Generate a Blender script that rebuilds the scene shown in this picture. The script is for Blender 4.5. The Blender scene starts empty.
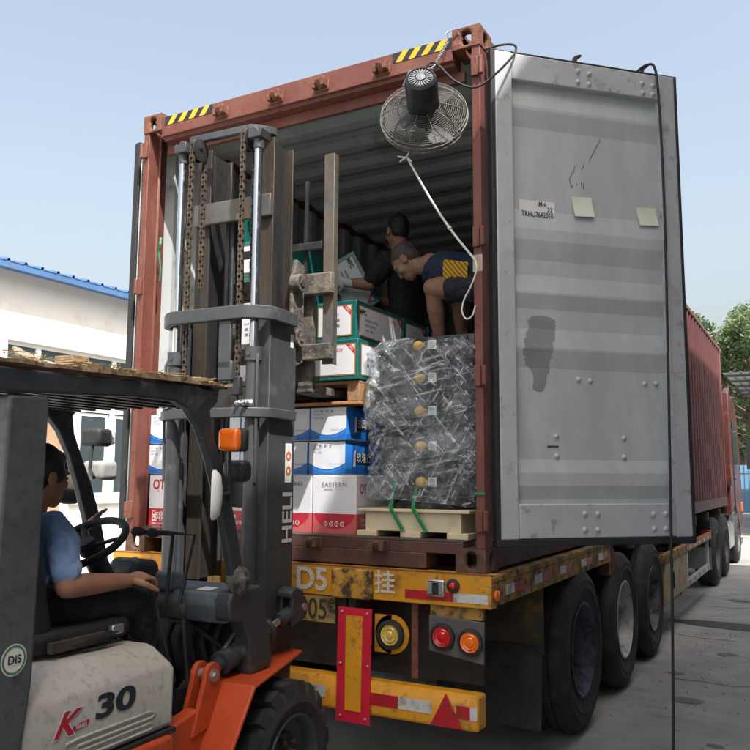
import bpy, bmesh, math, random
from mathutils import Vector as V, Matrix as Mx, noise

random.seed(7)
SC = bpy.context.scene
COL = SC.collection
rad = math.radians

# ------------------------------------------------------------------ camera
CAM_LOC = V((3.8944, -3.8026, 1.6289))
CAM_AZ, CAM_PITCH, CAM_ROLL = -0.501806, 0.126989, 0.005634
cd = bpy.data.cameras.new('camera')
cam = bpy.data.objects.new('camera', cd)
COL.objects.link(cam)
SC.camera = cam
cd.sensor_width = 36.0
cd.lens = 801.65 / 750 * 36
cd.clip_start, cd.clip_end = 0.05, 3000
_f = V((math.sin(CAM_AZ) * math.cos(CAM_PITCH), math.cos(CAM_AZ) * math.cos(CAM_PITCH), math.sin(CAM_PITCH)))
_r = V((math.cos(CAM_AZ), -math.sin(CAM_AZ), 0))
_u = _r.cross(_f)
_R = _r * math.cos(CAM_ROLL) + _u * math.sin(CAM_ROLL)
_U = -_r * math.sin(CAM_ROLL) + _u * math.cos(CAM_ROLL)
_m = Mx((_R, _U, -_f)).transposed().to_4x4()
_m.translation = CAM_LOC
cam.matrix_world = _m

# ------------------------------------------------------------------ sky, sun, exposure
SUN_DIR = V((0.50, -0.40, 1.0)).normalized()          # towards the sun
SUN_EL = math.asin(SUN_DIR.z)
SUN_AZ = math.atan2(SUN_DIR.x, SUN_DIR.y)             # clockwise from +y
world = bpy.data.worlds.new('World')
SC.world = world
world.use_nodes = True
wn, wl = world.node_tree.nodes, world.node_tree.links
wn.clear()
sky = wn.new('ShaderNodeTexSky')
sky.sky_type = 'NISHITA'
sky.sun_disc = False
sky.sun_elevation = SUN_EL
sky.sun_rotation = SUN_AZ
sky.air_density = 1.5
sky.dust_density = 7.0
sky.ozone_density = 0.5
sky.altitude = 20
bg = wn.new('ShaderNodeBackground')
bg.inputs['Strength'].default_value = 0.15
wo = wn.new('ShaderNodeOutputWorld')
hs = wn.new('ShaderNodeHueSaturation')          # thin summer haze: paler sky overall
hs.inputs['Saturation'].default_value = 0.74
hs.inputs['Value'].default_value = 0.86
wl.new(sky.outputs[0], hs.inputs['Color'])
wl.new(hs.outputs[0], bg.inputs['Color'])
wl.new(bg.outputs[0], wo.inputs['Surface'])
sd = bpy.data.lights.new('sun', 'SUN')
sd.energy = 3.8
sd.angle = rad(0.6)
sd.color = (1.0, 0.97, 0.925)
sun = bpy.data.objects.new('sun', sd)
COL.objects.link(sun)
sun.rotation_euler = (-SUN_DIR).to_track_quat('-Z', 'Y').to_euler()
sun.location = (12, -12, 20)
vs = SC.view_settings
vs.view_transform = 'Standard'
vs.look = 'None'
vs.gamma = 1.0
vs.use_curve_mapping = False
vs.exposure = 1.12
SC.cycles.max_bounces = 8
SC.cycles.diffuse_bounces = 4
SC.cycles.transparent_max_bounces = 16
SC.cycles.use_denoising = True

# ------------------------------------------------------------------ helpers
def lin(r, g, b):
    def c(x):
        x /= 255.0
        return x / 12.92 if x <= 0.04045 else ((x + 0.055) / 1.055) ** 2.4
    return (c(r), c(g), c(b))

MATS = {}
def mat(name, col, rough=0.55, metal=0.0, var=0.12, vs_=5.0, dirt=None, damt=0.0, ds=7.0, bump=0.0, bs=80.0,
        spec=0.5, streak=1.0, coat=0.0, soft=0.07, dirt2=None, damt2=0.0, ds2=30.0, emit=0.0):
    """painted / plain surface: base colour with slow variation, patches of dirt or rust, fine relief"""
    if name in MATS:
        return MATS[name]
    m = bpy.data.materials.new(name)
    m.use_nodes = True
    nt = m.node_tree
    N, L = nt.nodes, nt.links
    p = N['Principled BSDF']
    tc = N.new('ShaderNodeTexCoord')
    mp = N.new('ShaderNodeMapping')
    mp.inputs['Scale'].default_value = (1, 1, streak)
    L.new(tc.outputs['Object'], mp.inputs['Vector'])
    n1 = N.new('ShaderNodeTexNoise')
    n1.inputs['Scale'].default_value = vs_
    n1.inputs['Detail'].default_value = 6
    L.new(mp.outputs[0], n1.inputs['Vector'])
    r1 = N.new('ShaderNodeMapRange')
    r1.inputs['From Min'].default_value = 0.3
    r1.inputs['From Max'].default_value = 0.7
    r1.inputs['To Min'].default_value = 1 - var
    r1.inputs['To Max'].default_value = 1 + var
    L.new(n1.outputs['Fac'], r1.inputs['Value'])
    mul = N.new('ShaderNodeVectorMath')
    mul.operation = 'SCALE'
    mul.inputs[0].default_value = col
    L.new(r1.outputs[0], mul.inputs['Scale'])
    out = mul.outputs[0]
    rsrc = None
    for k, (dc, da, dsc) in enumerate(((dirt, damt, ds), (dirt2, damt2, ds2))):
        if dc is None or da <= 0:
            continue
        n2 = N.new('ShaderNodeTexNoise')
        n2.inputs['Scale'].default_value = dsc
        n2.inputs['Detail'].default_value = 9
        n2.inputs['Roughness'].default_value = 0.65
        mp2 = N.new('ShaderNodeMapping')
        mp2.inputs['Location'].default_value = (3.1 * (k + 1), 1.7, 5.3 * k)
        mp2.inputs['Scale'].default_value = (1, 1, streak)
        L.new(tc.outputs['Object'], mp2.inputs['Vector'])
        L.new(mp2.outputs[0], n2.inputs['Vector'])
        r2 = N.new('ShaderNodeMapRange')
        thr = 0.5 + (0.5 - da) * 0.45
        r2.inputs['From Min'].default_value = thr - soft
        r2.inputs['From Max'].default_value = thr + soft
        L.new(n2.outputs['Fac'], r2.inputs['Value'])
        mx = N.new('ShaderNodeMix')
        mx.data_type = 'RGBA'
        L.new(r2.outputs[0], mx.inputs[0])
        L.new(out, mx.inputs[6])
        mx.inputs[7].default_value = (*dc, 1)
        out = mx.outputs[2]
        rsrc = r2.outputs[0]
    L.new(out, p.inputs['Base Color'])
    p.inputs['Metallic'].default_value = metal
    p.inputs['Specular IOR Level'].default_value = spec
    if coat:
        p.inputs['Coat Weight'].default_value = coat
        p.inputs['Coat Roughness'].default_value = 0.15
    rr = N.new('ShaderNodeMapRange')
    rr.inputs['From Min'].default_value = 0.3
    rr.inputs['From Max'].default_value = 0.7
    rr.inputs['To Min'].default_value = max(0.03, rough - 0.1)
    rr.inputs['To Max'].default_value = min(1, rough + 0.12)
    n4 = N.new('ShaderNodeTexNoise')
    n4.inputs['Scale'].default_value = vs_ * 3.7
    n4.inputs['Detail'].default_value = 4
    L.new(tc.outputs['Object'], n4.inputs['Vector'])
    L.new(n4.outputs['Fac'], rr.inputs['Value'])
    if rsrc is not None:
        ad = N.new('ShaderNodeMath')
        ad.operation = 'MULTIPLY_ADD'
        ad.use_clamp = True
        L.new(rsrc, ad.inputs[0])
        ad.inputs[1].default_value = 0.25
        L.new(rr.outputs[0], ad.inputs[2])
        L.new(ad.outputs[0], p.inputs['Roughness'])
    else:
        L.new(rr.outputs[0], p.inputs['Roughness'])
    if bump:
        n3 = N.new('ShaderNodeTexNoise')
        n3.inputs['Scale'].default_value = bs
        n3.inputs['Detail'].default_value = 5
        L.new(tc.outputs['Object'], n3.inputs['Vector'])
        b = N.new('ShaderNodeBump')
        b.inputs['Strength'].default_value = bump
        b.inputs['Distance'].default_value = 0.01
        L.new(n3.outputs['Fac'], b.inputs['Height'])
        L.new(b.outputs[0], p.inputs['Normal'])
    if emit:
        L.new(out, p.inputs['Emission Color'])
        p.inputs['Emission Strength'].default_value = emit
    MATS[name] = m
    return m

def tag(o, label=None, cat=None, group=None, kind=None):
    if label: o['label'] = label
    if cat: o['category'] = cat
    if group: o['group'] = group
    if kind: o['kind'] = kind
    return o

def empty(name, loc, rz=0.0, label=None, cat=None, group=None):
    o = bpy.data.objects.new(name, None)
    COL.objects.link(o)
    o.location = loc
    o.rotation_euler = (0, 0, rz)
    o.empty_display_size = 0.2
    return tag(o, label, cat, group)

def frame_of(d, up=V((0, 0, 1))):
    d = d.normalized()
    if abs(d.dot(up)) > 0.98:
        up = V((1, 0, 0))
    a = d.cross(up).normalized()
    b = a.cross(d).normalized()
    return a, b

class MB:
    def __init__(s):
        s.v, s.f, s.mi = [], [], []
    def add(s, vs_, fs, mi=0, T=None):
        o = len(s.v)
        for p in vs_:
            p = V(p)
            s.v.append(T @ p if T is not None else p)
        for f in fs:
            s.f.append([o + i for i in f])
            s.mi.append(mi)
        return s
    def box(s, x0, x1, y0, y1, z0, z1, mi=0, T=None):
        vs_ = [(x0, y0, z0), (x1, y0, z0), (x1, y1, z0), (x0, y1, z0), (x0, y0, z1), (x1, y0, z1), (x1, y1, z1), (x0, y1, z1)]
        return s.add(vs_, [(0, 3, 2, 1), (4, 5, 6, 7), (0, 1, 5, 4), (1, 2, 6, 5), (2, 3, 7, 6), (3, 0, 4, 7)], mi, T)
    def beam(s, p0, p1, w, h, up=V((0, 0, 1)), mi=0):
        p0, p1 = V(p0), V(p1)
        a, b = frame_of(p1 - p0, V(up))
        vs_ = []
        for p in (p0, p1):
            for i, j in ((-1, -1), (1, -1), (1, 1), (-1, 1)):
                vs_.append(p + a * (i * w / 2) + b * (j * h / 2))
        return s.add(vs_, [(3, 2, 1, 0), (4, 5, 6, 7), (0, 1, 5, 4), (1, 2, 6, 5), (2, 3, 7, 6), (3, 0, 4, 7)], mi)
    def tube(s, pts, r, n=10, caps=True, mi=0, up=V((0, 0, 1)), closed=False):
        pts = [V(p) for p in pts]
        k = len(pts)
        if not isinstance(r, (list, tuple)) or (len(r) == 2 and k != 2):
            r = [r] * k
        rr = [(x if isinstance(x, (list, tuple)) else (x, x)) for x in r]
        vs_, fs = [], []
        pa = None
        for i in range(k):
            if closed:
                d = pts[(i + 1) % k] - pts[i - 1]
            else:
                d = pts[min(i + 1, k - 1)] - pts[max(i - 1, 0)]
            d.normalize()
            if pa is None:
                a, b = frame_of(d, V(up))
            else:
                a = (pa - d * pa.dot(d)).normalized()
                b = a.cross(d).normalized()
            pa = a
            for j in range(n):
                t = 2 * math.pi * j / n
                vs_.append(pts[i] + a * math.cos(t) * rr[i][0] + b * math.sin(t) * rr[i][1])
        m = k if closed else k - 1
        for i in range(m):
            for j in range(n):
                i2 = (i + 1) % k
                fs.append((i * n + j, i2 * n + j, i2 * n + (j + 1) % n, i * n + (j + 1) % n))
        if caps and not closed:
            fs.append(tuple(range(n)))
            fs.append(tuple((k - 1) * n + j for j in reversed(range(n))))
        return s.add(vs_, fs, mi)
    def cyl(s, p0, p1, r0, r1=None, n=20, mi=0):
        return s.tube([p0, p1], [r0, r0 if r1 is None else r1], n, True, mi)
    def ell(s, c, r, n=16, m=10, mi=0, R=None):
        c = V(c)
        if not isinstance(r, (list, tuple)): r = (r, r, r)
        vs_ = [V((0, 0, r[2]))]
        for i in range(1, m):
            t = math.pi * i / m
            for j in range(n):
                a = 2 * math.pi * j / n
                vs_.append(V((r[0] * math.sin(t) * math.cos(a), r[1] * math.sin(t) * math.sin(a), r[2] * math.cos(t))))
        vs_.append(V((0, 0, -r[2])))
        if R is not None: vs_ = [R @ p for p in vs_]
        vs_ = [p + c for p in vs_]
        fs = [(0, 1 + j, 1 + (j + 1) % n) for j in range(n)]
        for i in range(m - 2):
            for j in range(n):
                fs.append((1 + i * n + j, 1 + (i + 1) * n + j, 1 + (i + 1) * n + (j + 1) % n, 1 + i * n + (j + 1) % n))
        e = len(vs_) - 1
        for j in range(n):
            fs.append((1 + (m - 2) * n + j, e, 1 + (m - 2) * n + (j + 1) % n))
        return s.add(vs_, fs, mi)
    def limb(s, pts, r, n=14):
        """round-ended tapered limb for bodies"""
        s.tube(pts, r, n)
        for p, q in zip(pts, r):
            s.ell(p, q if not isinstance(q, (list, tuple)) else min(q), n, 8)
        return s
    def prism(s, poly, ax, a, b, mi=0):
        """poly: 2-D points in the two other axes (in x,y,z order), extruded along ax from a to b"""
        def P(u, w, h):
            return {0: (h, u, w), 1: (u, h, w), 2: (u, w, h)}[ax]
        n = len(poly)
        vs_ = [P(u, w, a) for u, w in poly] + [P(u, w, b) for u, w in poly]
        fs = [tuple(reversed(range(n))), tuple(range(n, 2 * n))]
        for i in range(n):
            j = (i + 1) % n
            fs.append((i, j, n + j, n + i))
        return s.add(vs_, fs, mi)
    def lathe(s, prof, c, axis, n=32, mi=0, closed=False):
        """prof: (radius, offset along axis)"""
        c, ax = V(c), V(axis).normalized()
        a, b = frame_of(ax)
        vs_, fs = [], []
        for (r, h) in prof:
            for j in range(n):
                t = 2 * math.pi * j / n
                vs_.append(c + ax * h + (a * math.cos(t) + b * math.sin(t)) * r)
        k = len(prof)
        for i in range(k if closed else k - 1):
            i2 = (i + 1) % k
            for j in range(n):
                fs.append((i * n + j, i * n + (j + 1) % n, i2 * n + (j + 1) % n, i2 * n + j))
        return s.add(vs_, fs, mi)
    def sheet(s, prof, ax_dir, p0, u, w, a, b, mi=0):
        """profile [(u,w)] swept from a to b along ax_dir: u, w, ax_dir are vectors"""
        u, w, d, p0 = V(u), V(w), V(ax_dir), V(p0)
        n = len(prof)
        vs_ = [p0 + u * x + w * y + d * a for x, y in prof] + [p0 + u * x + w * y + d * b for x, y in prof]
        return s.add(vs_, [(i, i + 1, n + i + 1, n + i) for i in range(n - 1)], mi)
    def build(s, name, m, parent=None, smooth=None, bevel=0, seg=2, loc=None, rz=None, mats=None, fix=True):
        me = bpy.data.meshes.new(name)
        me.from_pydata([tuple(p) for p in s.v], [], s.f)
        if fix:
            bm = bmesh.new(); bm.from_mesh(me)
            bmesh.ops.recalc_face_normals(bm, faces=bm.faces)
            bm.to_mesh(me); bm.free()
        for q in (mats or [m]):
            me.materials.append(q)
        if mats:
            me.polygons.foreach_set('material_index', s.mi)
        if smooth:
            me.polygons.foreach_set('use_smooth', [True] * len(me.polygons))
            me.set_sharp_from_angle(angle=rad(smooth))
        me.update()
        return link(name, me, parent, bevel, seg, loc, rz)

def link(name, me, parent=None, bevel=0, seg=2, loc=None, rz=None):
    o = bpy.data.objects.new(name, me)
    COL.objects.link(o)
    if parent: o.parent = parent
    if loc is not None: o.location = loc
    if rz is not None: o.rotation_euler = (0, 0, rz)
    if bevel:
        b = o.modifiers.new('bevel', 'BEVEL')
        b.width = bevel; b.segments = seg; b.limit_method = 'ANGLE'; b.angle_limit = rad(40)
        me.polygons.foreach_set('use_smooth', [True] * len(me.polygons))
        if not me.attributes.get('sharp_edge'): me.set_sharp_from_angle(angle=rad(50))
    return o

def remesh(o, vox, smooth=6, fac=0.6):
    r = o.modifiers.new('remesh', 'REMESH')
    r.mode = 'VOXEL'; r.voxel_size = vox; r.use_smooth_shade = True
    if smooth:
        sm = o.modifiers.new('smooth', 'SMOOTH')
        sm.iterations = smooth; sm.factor = fac
    return o

TXT = {}
def text(body, size, m, parent, org, right, up, align='CENTER', xs=1.0, bold=0.0, name='lettering', shear=0.0, lift=0.002):
    """flat lettering on a surface: org = anchor, right/up = directions on that surface"""
    key = (body, align, bold, shear)
    if key not in TXT:
        c = bpy.data.curves.new('lettering', 'FONT')
        c.body = body; c.align_x = align; c.align_y = 'CENTER'; c.offset = bold; c.shear = shear
        t = bpy.data.objects.new('lettering', c)
        TXT[key] = bpy.data.meshes.new_from_object(t)
        bpy.data.objects.remove(t)
    me = TXT[key]
    if len(me.materials) == 0:
        me.materials.append(m)
    elif me.materials[0] != m:
        me = me.copy(); me.materials.clear(); me.materials.append(m)
    o = link(name, me, parent)
    R, U = V(right).normalized(), V(up).normalized()
    n = R.cross(U)
    T = Mx((R * size * xs, U * size, n * size)).transposed().to_4x4()
    T.translation = V(org) + n * lift
    o.matrix_local = T
    return o
# ------------------------------------------------------------------ materials
RUST = lin(92, 52, 32)
GRIME = (0.035, 0.03, 0.026)
M_RED = mat('container_red', (0.15, 0.043, 0.031), 0.6, 0, 0.15, 2.5, (0.19, 0.075, 0.05), 0.30, 4, 0.10, 40, soft=0.14, dirt2=(0.085, 0.035, 0.025), damt2=0.14, ds2=30)
M_REDSHADE = mat('container_side_shade_red', (0.125, 0.035, 0.033), 0.65, 0, 0.15, 2, (0.085, 0.028, 0.03), 0.40, 3, 0.05, 40, soft=0.15)  # darker copy of the container red: shade of the side walls deepened in colour
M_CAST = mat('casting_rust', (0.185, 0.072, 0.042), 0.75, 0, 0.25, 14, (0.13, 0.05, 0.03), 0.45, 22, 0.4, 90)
M_CGREY = mat('container_inner_grey', (0.40, 0.415, 0.42), 0.55, 0, 0.10, 2.5, (0.20, 0.19, 0.18), 0.22, 4, 0.05, 40)
M_DOOR = mat('door_inner_grey', (0.47, 0.495, 0.505), 0.5, 0, 0.06, 2.2, (0.34, 0.36, 0.37), 0.34, 3.4, 0.04, 60, streak=0.35, soft=0.16, dirt2=(0.40, 0.42, 0.43), damt2=0.3, ds2=11)
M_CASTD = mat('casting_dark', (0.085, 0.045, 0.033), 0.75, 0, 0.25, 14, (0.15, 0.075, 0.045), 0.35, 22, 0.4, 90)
M_DOORF = mat('door_frame_grey', (0.43, 0.45, 0.465), 0.5, 0, 0.08, 5, (0.22, 0.19, 0.17), 0.17, 14, 0.05, 60, dirt2=(0.25, 0.265, 0.275), damt2=0.12, ds2=5)
M_GASKET = mat('rubber_black', (0.018, 0.019, 0.021), 0.7, 0, 0.2, 8)
M_FLOOR = mat('floor_ply', (0.16, 0.11, 0.08), 0.75, 0, 0.25, 6, GRIME, 0.35, 5, 0.2, 60)
M_SILL = mat('sill_red', (0.085, 0.034, 0.027), 0.6, 0, 0.2, 4, (0.12, 0.055, 0.035), 0.3, 9, 0.15, 50, dirt2=GRIME, damt2=0.2, ds2=14)
M_YEL = mat('trailer_yellow', (0.60, 0.27, 0.012), 0.5, 0, 0.12, 4, (0.10, 0.06, 0.025), 0.22, 6, 0.08, 60, dirt2=(0.16, 0.08, 0.03), damt2=0.18, ds2=24)
M_YELOLD = mat('trailer_yellow_worn', (0.42, 0.22, 0.045), 0.7, 0, 0.2, 6, (0.12, 0.07, 0.035), 0.45, 9, 0.2, 60, dirt2=GRIME, damt2=0.3, ds2=18)
M_STEEL = mat('chassis_steel', (0.075, 0.06, 0.05), 0.7, 0.2, 0.25, 5, RUST, 0.3, 7, 0.2, 60)
M_BLACK = mat('black_steel', (0.022, 0.023, 0.025), 0.5, 0.1, 0.2, 6, (0.06, 0.05, 0.045), 0.25, 9)
M_TYRE = mat('tyre_rubber', (0.022, 0.022, 0.024), 0.75, 0, 0.2, 5, (0.055, 0.05, 0.045), 0.35, 6, 0.1, 60)
M_WHITE = mat('white_print', (0.72, 0.72, 0.70), 0.6, 0, 0.04, 9)
M_TAPEW = mat('reflective_white', (0.55, 0.55, 0.52), 0.4, 0, 0.12, 20, (0.25, 0.22, 0.18), 0.3, 16)
M_TAPER = mat('reflective_red', (0.42, 0.012, 0.02), 0.4, 0, 0.12, 20, (0.15, 0.03, 0.02), 0.25, 16)
M_TAPEB = mat('hazard_black', (0.02, 0.02, 0.023), 0.5, 0, 0.1, 20)
M_TAPEY = mat('hazard_yellow', (0.75, 0.42, 0.02), 0.45, 0, 0.1, 20, (0.3, 0.18, 0.05), 0.15, 25)
M_LAMPR = mat('lamp_red', (0.55, 0.012, 0.012), 0.2, 0, 0.05, 20, coat=0.6)
M_LAMPO = mat('lamp_orange', (0.85, 0.16, 0.01), 0.2, 0, 0.05, 20, coat=0.6)
M_LAMPY = mat('lamp_yellow', (0.62, 0.45, 0.10), 0.3, 0, 0.15, 30, coat=0.4)
M_CHROME = mat('chrome_rod', (0.62, 0.64, 0.66), 0.16, 1.0, 0.05, 9)
M_ALU = mat('bare_aluminium', (0.52, 0.53, 0.54), 0.35, 0.9, 0.08, 12)
M_INK = mat('print_ink', (0.03, 0.03, 0.035), 0.7, 0, 0.05, 9)
M_TREE = mat('bark', (0.12, 0.085, 0.06), 0.9, 0, 0.3, 9, bump=0.4, bs=30)

def concrete(name, base, seed=0.0):
    m = bpy.data.materials.new(name); m.use_nodes = True
    N, L = m.node_tree.nodes, m.node_tree.links
    p = N['Principled BSDF']
    g = N.new('ShaderNodeNewGeometry')
    def nz(sc, det, ro=0.5):
        n = N.new('ShaderNodeTexNoise'); n.inputs['Scale'].default_value = sc; n.inputs['Detail'].default_value = det
        n.inputs['Roughness'].default_value = ro; L.new(g.outputs['Position'], n.inputs['Vector']); return n
    n1, n2, n3 = nz(0.45, 8, 0.6), nz(3.0, 9, 0.7), nz(45, 4)
    cr = N.new('ShaderNodeValToRGB')
    cr.color_ramp.elements[0].position = 0.33; cr.color_ramp.elements[1].position = 0.68
    cr.color_ramp.elements[0].color = (*[c * 0.72 for c in base], 1); cr.color_ramp.elements[1].color = (*[c * 1.18 for c in base], 1)
    L.new(n1.outputs['Fac'], cr.inputs[0])
    mr = N.new('ShaderNodeMapRange'); mr.inputs['From Min'].default_value = 0.3; mr.inputs['From Max'].default_value = 0.72
    mr.inputs['To Min'].default_value = 0.7; mr.inputs['To Max'].default_value = 1.15
    L.new(n2.outputs['Fac'], mr.inputs['Value'])
    sc = N.new('ShaderNodeVectorMath'); sc.operation = 'SCALE'
    L.new(cr.outputs[0], sc.inputs[0]); L.new(mr.outputs[0], sc.inputs['Scale'])
    L.new(sc.outputs[0], p.inputs['Base Color'])
    p.inputs['Roughness'].default_value = 0.85
    b = N.new('ShaderNodeBump'); b.inputs['Strength'].default_value = 0.25; b.inputs['Distance'].default_value = 0.006
    L.new(n3.outputs['Fac'], b.inputs['Height']); L.new(b.outputs[0], p.inputs['Normal'])
    return m

# ------------------------------------------------------------------ ground
M_GROUND = concrete('ground_concrete', (0.25, 0.25, 0.245))
M_CRACK = mat('crack_dark', (.06, .058, .055), .9)
M_SLAB = concrete('slab_concrete', (0.325, 0.318, 0.30))
b = MB(); b.add([(-160, -120, -0.03), (160, -120, -0.03), (160, 260, -0.03), (-160, 260, -0.03)], [(0, 1, 2, 3)])
ground = tag(b.build('ground', M_GROUND), kind='structure')
GX, GY = 4.4, 4.6
slab_me = None
for i in range(-4, 4):
    for j in range(-2, 9):
        x0, y0 = 0.05 + i * GX, 2.25 + j * GY
        if slab_me is None:
            b = MB(); b.box(0.008, GX - 0.008, 0.008, GY - 0.008, -0.03, 0)
            o = b.build('concrete_slab', M_SLAB, ground, bevel=0.006, seg=1, loc=(x0, y0, 0)); slab_me = o.data
        else:
            o = link('concrete_slab', slab_me, ground, 0.006, 1, (x0, y0, 0))
# wet stain beside the trailer
M_STAIN = mat('wet_stain', (0.05, 0.048, 0.045), 0.55, 0, 0.2, 3)
b = MB(); pts = []
for k in range(40):
    t = 2 * math.pi * k / 40
    r = 1 + 0.18 * noise.noise(V((math.cos(t) * 1.5, math.sin(t) * 1.5, 2.2)))
    pts.append((3.05 + 0.74 * r * math.cos(t), 6.2 + 0.22 * r * math.sin(t) - 0.10 * math.cos(t), 0.004))
b.add(pts, [tuple(range(40))]); b.build('oil_stain', M_STAIN, ground)
rg = random.Random(21)
for (cx, cy, r) in ((2.95, 2.75, .11), (3.25, 1.75, .05), (2.75, 3.6, .07), (3.05, 4.6, .09), (2.9, 8.3, .16), (3.4, 3.3, .04), (2.62, 1.2, .06), (1.9, -.9, .12)):
    b = MB(); pts = []
    for k in range(22):
        t = 2 * math.pi * k / 22; q = r * (1 + .45 * noise.noise(V((math.cos(t) * 2, math.sin(t) * 2, cx * 9)))); pts.append((cx + q * math.cos(t), cy + q * .8 * math.sin(t), .003))
    b.add(pts, [tuple(range(22))]); b.build('oil_spot', mat('oil_spot', (.11, .108, .10), .6, 0, .3, 9), ground)
for (x, y, a, n) in ((2.75, 3.4, .3, 26), (3.1, 5.3, 2.6, 30), (2.6, 7.6, .1, 24)):
    b = MB(); p = V((x, y, .0025))
    for k in range(n):
        a += rg.uniform(-.5, .5); q = p + V((math.cos(a), math.sin(a), 0)) * .05; b.beam(p, q, rg.uniform(.003, .007), .002); p = q
    b.build('ground_crack', M_CRACK, ground)
b = MB()
for k in range(420):
    x, y = rg.uniform(2.5, 3.9), rg.uniform(.2, 9); s = rg.uniform(.003, .009); b.ell((x, y, s * .4), (s, s * .8, s * .6), 5, 4)
b.build('grit', mat('grit_stone', (.24, .23, .21), .9), ground)['kind'] = 'stuff'

# ------------------------------------------------------------------ left workshop building
M_WALLW = mat('render_white', (0.74, 0.725, 0.67), 0.8, 0, 0.05, 0.8, (0.5, 0.45, 0.36), 0.14, 1.3, 0.05, 30, soft=0.15)
M_FRAMEW = mat('window_pvc', (0.75, 0.75, 0.73), 0.4, 0, 0.05, 3)
M_ROOFB = mat('roof_blue', (0.07, 0.16, 0.33), 0.5, 0, 0.12, 2, (0.13, 0.17, 0.22), 0.2, 3)
M_PLY = mat('faded_ply_door', (0.46, 0.31, 0.20), 0.75, 0, 0.12, 2, (0.30, 0.18, 0.11), 0.4, 2.5, streak=0.3)
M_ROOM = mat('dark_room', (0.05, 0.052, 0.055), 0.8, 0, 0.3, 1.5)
M_GLASS = bpy.data.materials.new('window_glass'); M_GLASS.use_nodes = True
_p = M_GLASS.node_tree.nodes['Principled BSDF']
_p.inputs['Base Color'].default_value = (0.055, 0.075, 0.085, 1); _p.inputs['Roughness'].default_value = 0.04
_p.inputs['Specular IOR Level'].default_value = 0.7; _p.inputs['Alpha'].default_value = 0.82

BX = -8.0
bld = empty('workshop_building', (BX, 6, 0), 0, 'white rendered workshop with a blue metal roof beyond the forklift', 'building')
# local: x out of the wall (towards the yard), y along the wall
def wallbox(b, y0, y1, z0, z1): b.box(-0.25, 0, y0 - 6, y1 - 6, z0, z1)
b = MB()
W0, W1, ZS, ZT = 4.95, 10.4, 1.17, 3.92
WL = 6.42
wallbox(b, -10, 3.4, 0, 5.1); wallbox(b, 3.4, W0, 2.8, 5.1); wallbox(b, W0, WL - .1, 2.8, 2.9)
wallbox(b, WL - .1, W1, 0, ZS); wallbox(b, W0, W1, ZT, 5.1); wallbox(b, W1, 26, 0, 5.1)
b.build('wall', M_WALLW, bld)
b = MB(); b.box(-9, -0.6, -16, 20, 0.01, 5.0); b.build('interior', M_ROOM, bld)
b = MB(); b.box(-0.12, 0.06, WL - 6 - 0.05, W1 - 6 + 0.05, ZS - 0.06, ZS); b.build('window_sill', M_WALLW, bld, bevel=0.01)
# window: outer frame, transom, mullions and the panes between them
cols = [W0, 5.62, 6.53, 7.38, 8.3, 9.3, W1]; rows = [ZS, 2.86, ZT]
b = MB()
win = None
b.box(-0.14, -0.06, WL - 6, W1 - 6, ZS, ZS + 0.07); b.box(-0.14, -0.06, W0 - 6, W1 - 6, ZT - 0.07, ZT)
b.box(-0.139, -0.059, W0 - 6, W1 - 6, 2.82, 2.90)
for y in cols: b.box(-0.145, -0.055, max(y - 0.05, W0) - 6, min(y + 0.05, W1) - 6, ZS if y > 6.4 else 2.9, ZT)
win = b.build('window', M_FRAMEW, bld)
for a, c in zip(cols[:-1], cols[1:]):
    for z0, z1 in zip(rows[:-1], rows[1:]):
        if a < 6.4 and z0 < 2: continue
        q = MB(); q.box(-0.105, -0.095, a - 6 + 0.05, c - 6 - 0.05, z0 + 0.06, z1 - 0.04); q.build('pane', M_GLASS, win)
        if z1 < 3:
            q = MB()
            for yy in (a + 0.07, c - 0.13): q.box(-0.125, -0.085, yy - 6, yy - 6 + 0.06, z0 + 0.08, z1 - 0.06)
            q.box(-0.124, -0.086, a - 6 + 0.07, c - 6 - 0.07, z1 - 0.12, z1 - 0.06); q.box(-0.124, -0.086, a - 6 + 0.07, c - 6 - 0.07, z0 + 0.08, z0 + 0.14)
            q.build('sash', M_FRAMEW, win)
b = MB(); b.box(-0.10, -0.04, 3.42 - 6, WL - .12 - 6, 0.02, 2.78); dr = b.build('door', M_PLY, bld)
b = MB()
for y in (3.42, 4.85, 6.22): b.box(-0.04, -0.02, y - 6, y - 6 + 0.07, 0.02, 2.78)
b.build('door_frame', M_FRAMEW, dr)
# ribbed roof sheets with a fascia
prof = []
for k in range(110):
    y = -16.2 + k * 0.333
    prof += [(y, 0), (y + 0.13, 0), (y + 0.145, 0.045), (y + 0.185, 0.045), (y + 0.20, 0)]
prof.append((-16.2 + 110 * 0.333, 0))
b = MB(); sl = V((-1, 0, 0.22)).normalized(); up_ = V((0.22, 0, 1)).normalized()
b.sheet(prof, sl, (0.34, 0, 5.16), (0, 1, 0), up_, 0, 9.5)
b.build('roof', M_ROOFB, bld)
b = MB(); b.box(0.30, 0.33, -16.2, 20.3, 5.05, 5.16); b.box(-0.02, 0.30, -16.2, 20.3, 5.10, 5.12); b.build('fascia', M_ROOFB, bld)

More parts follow.
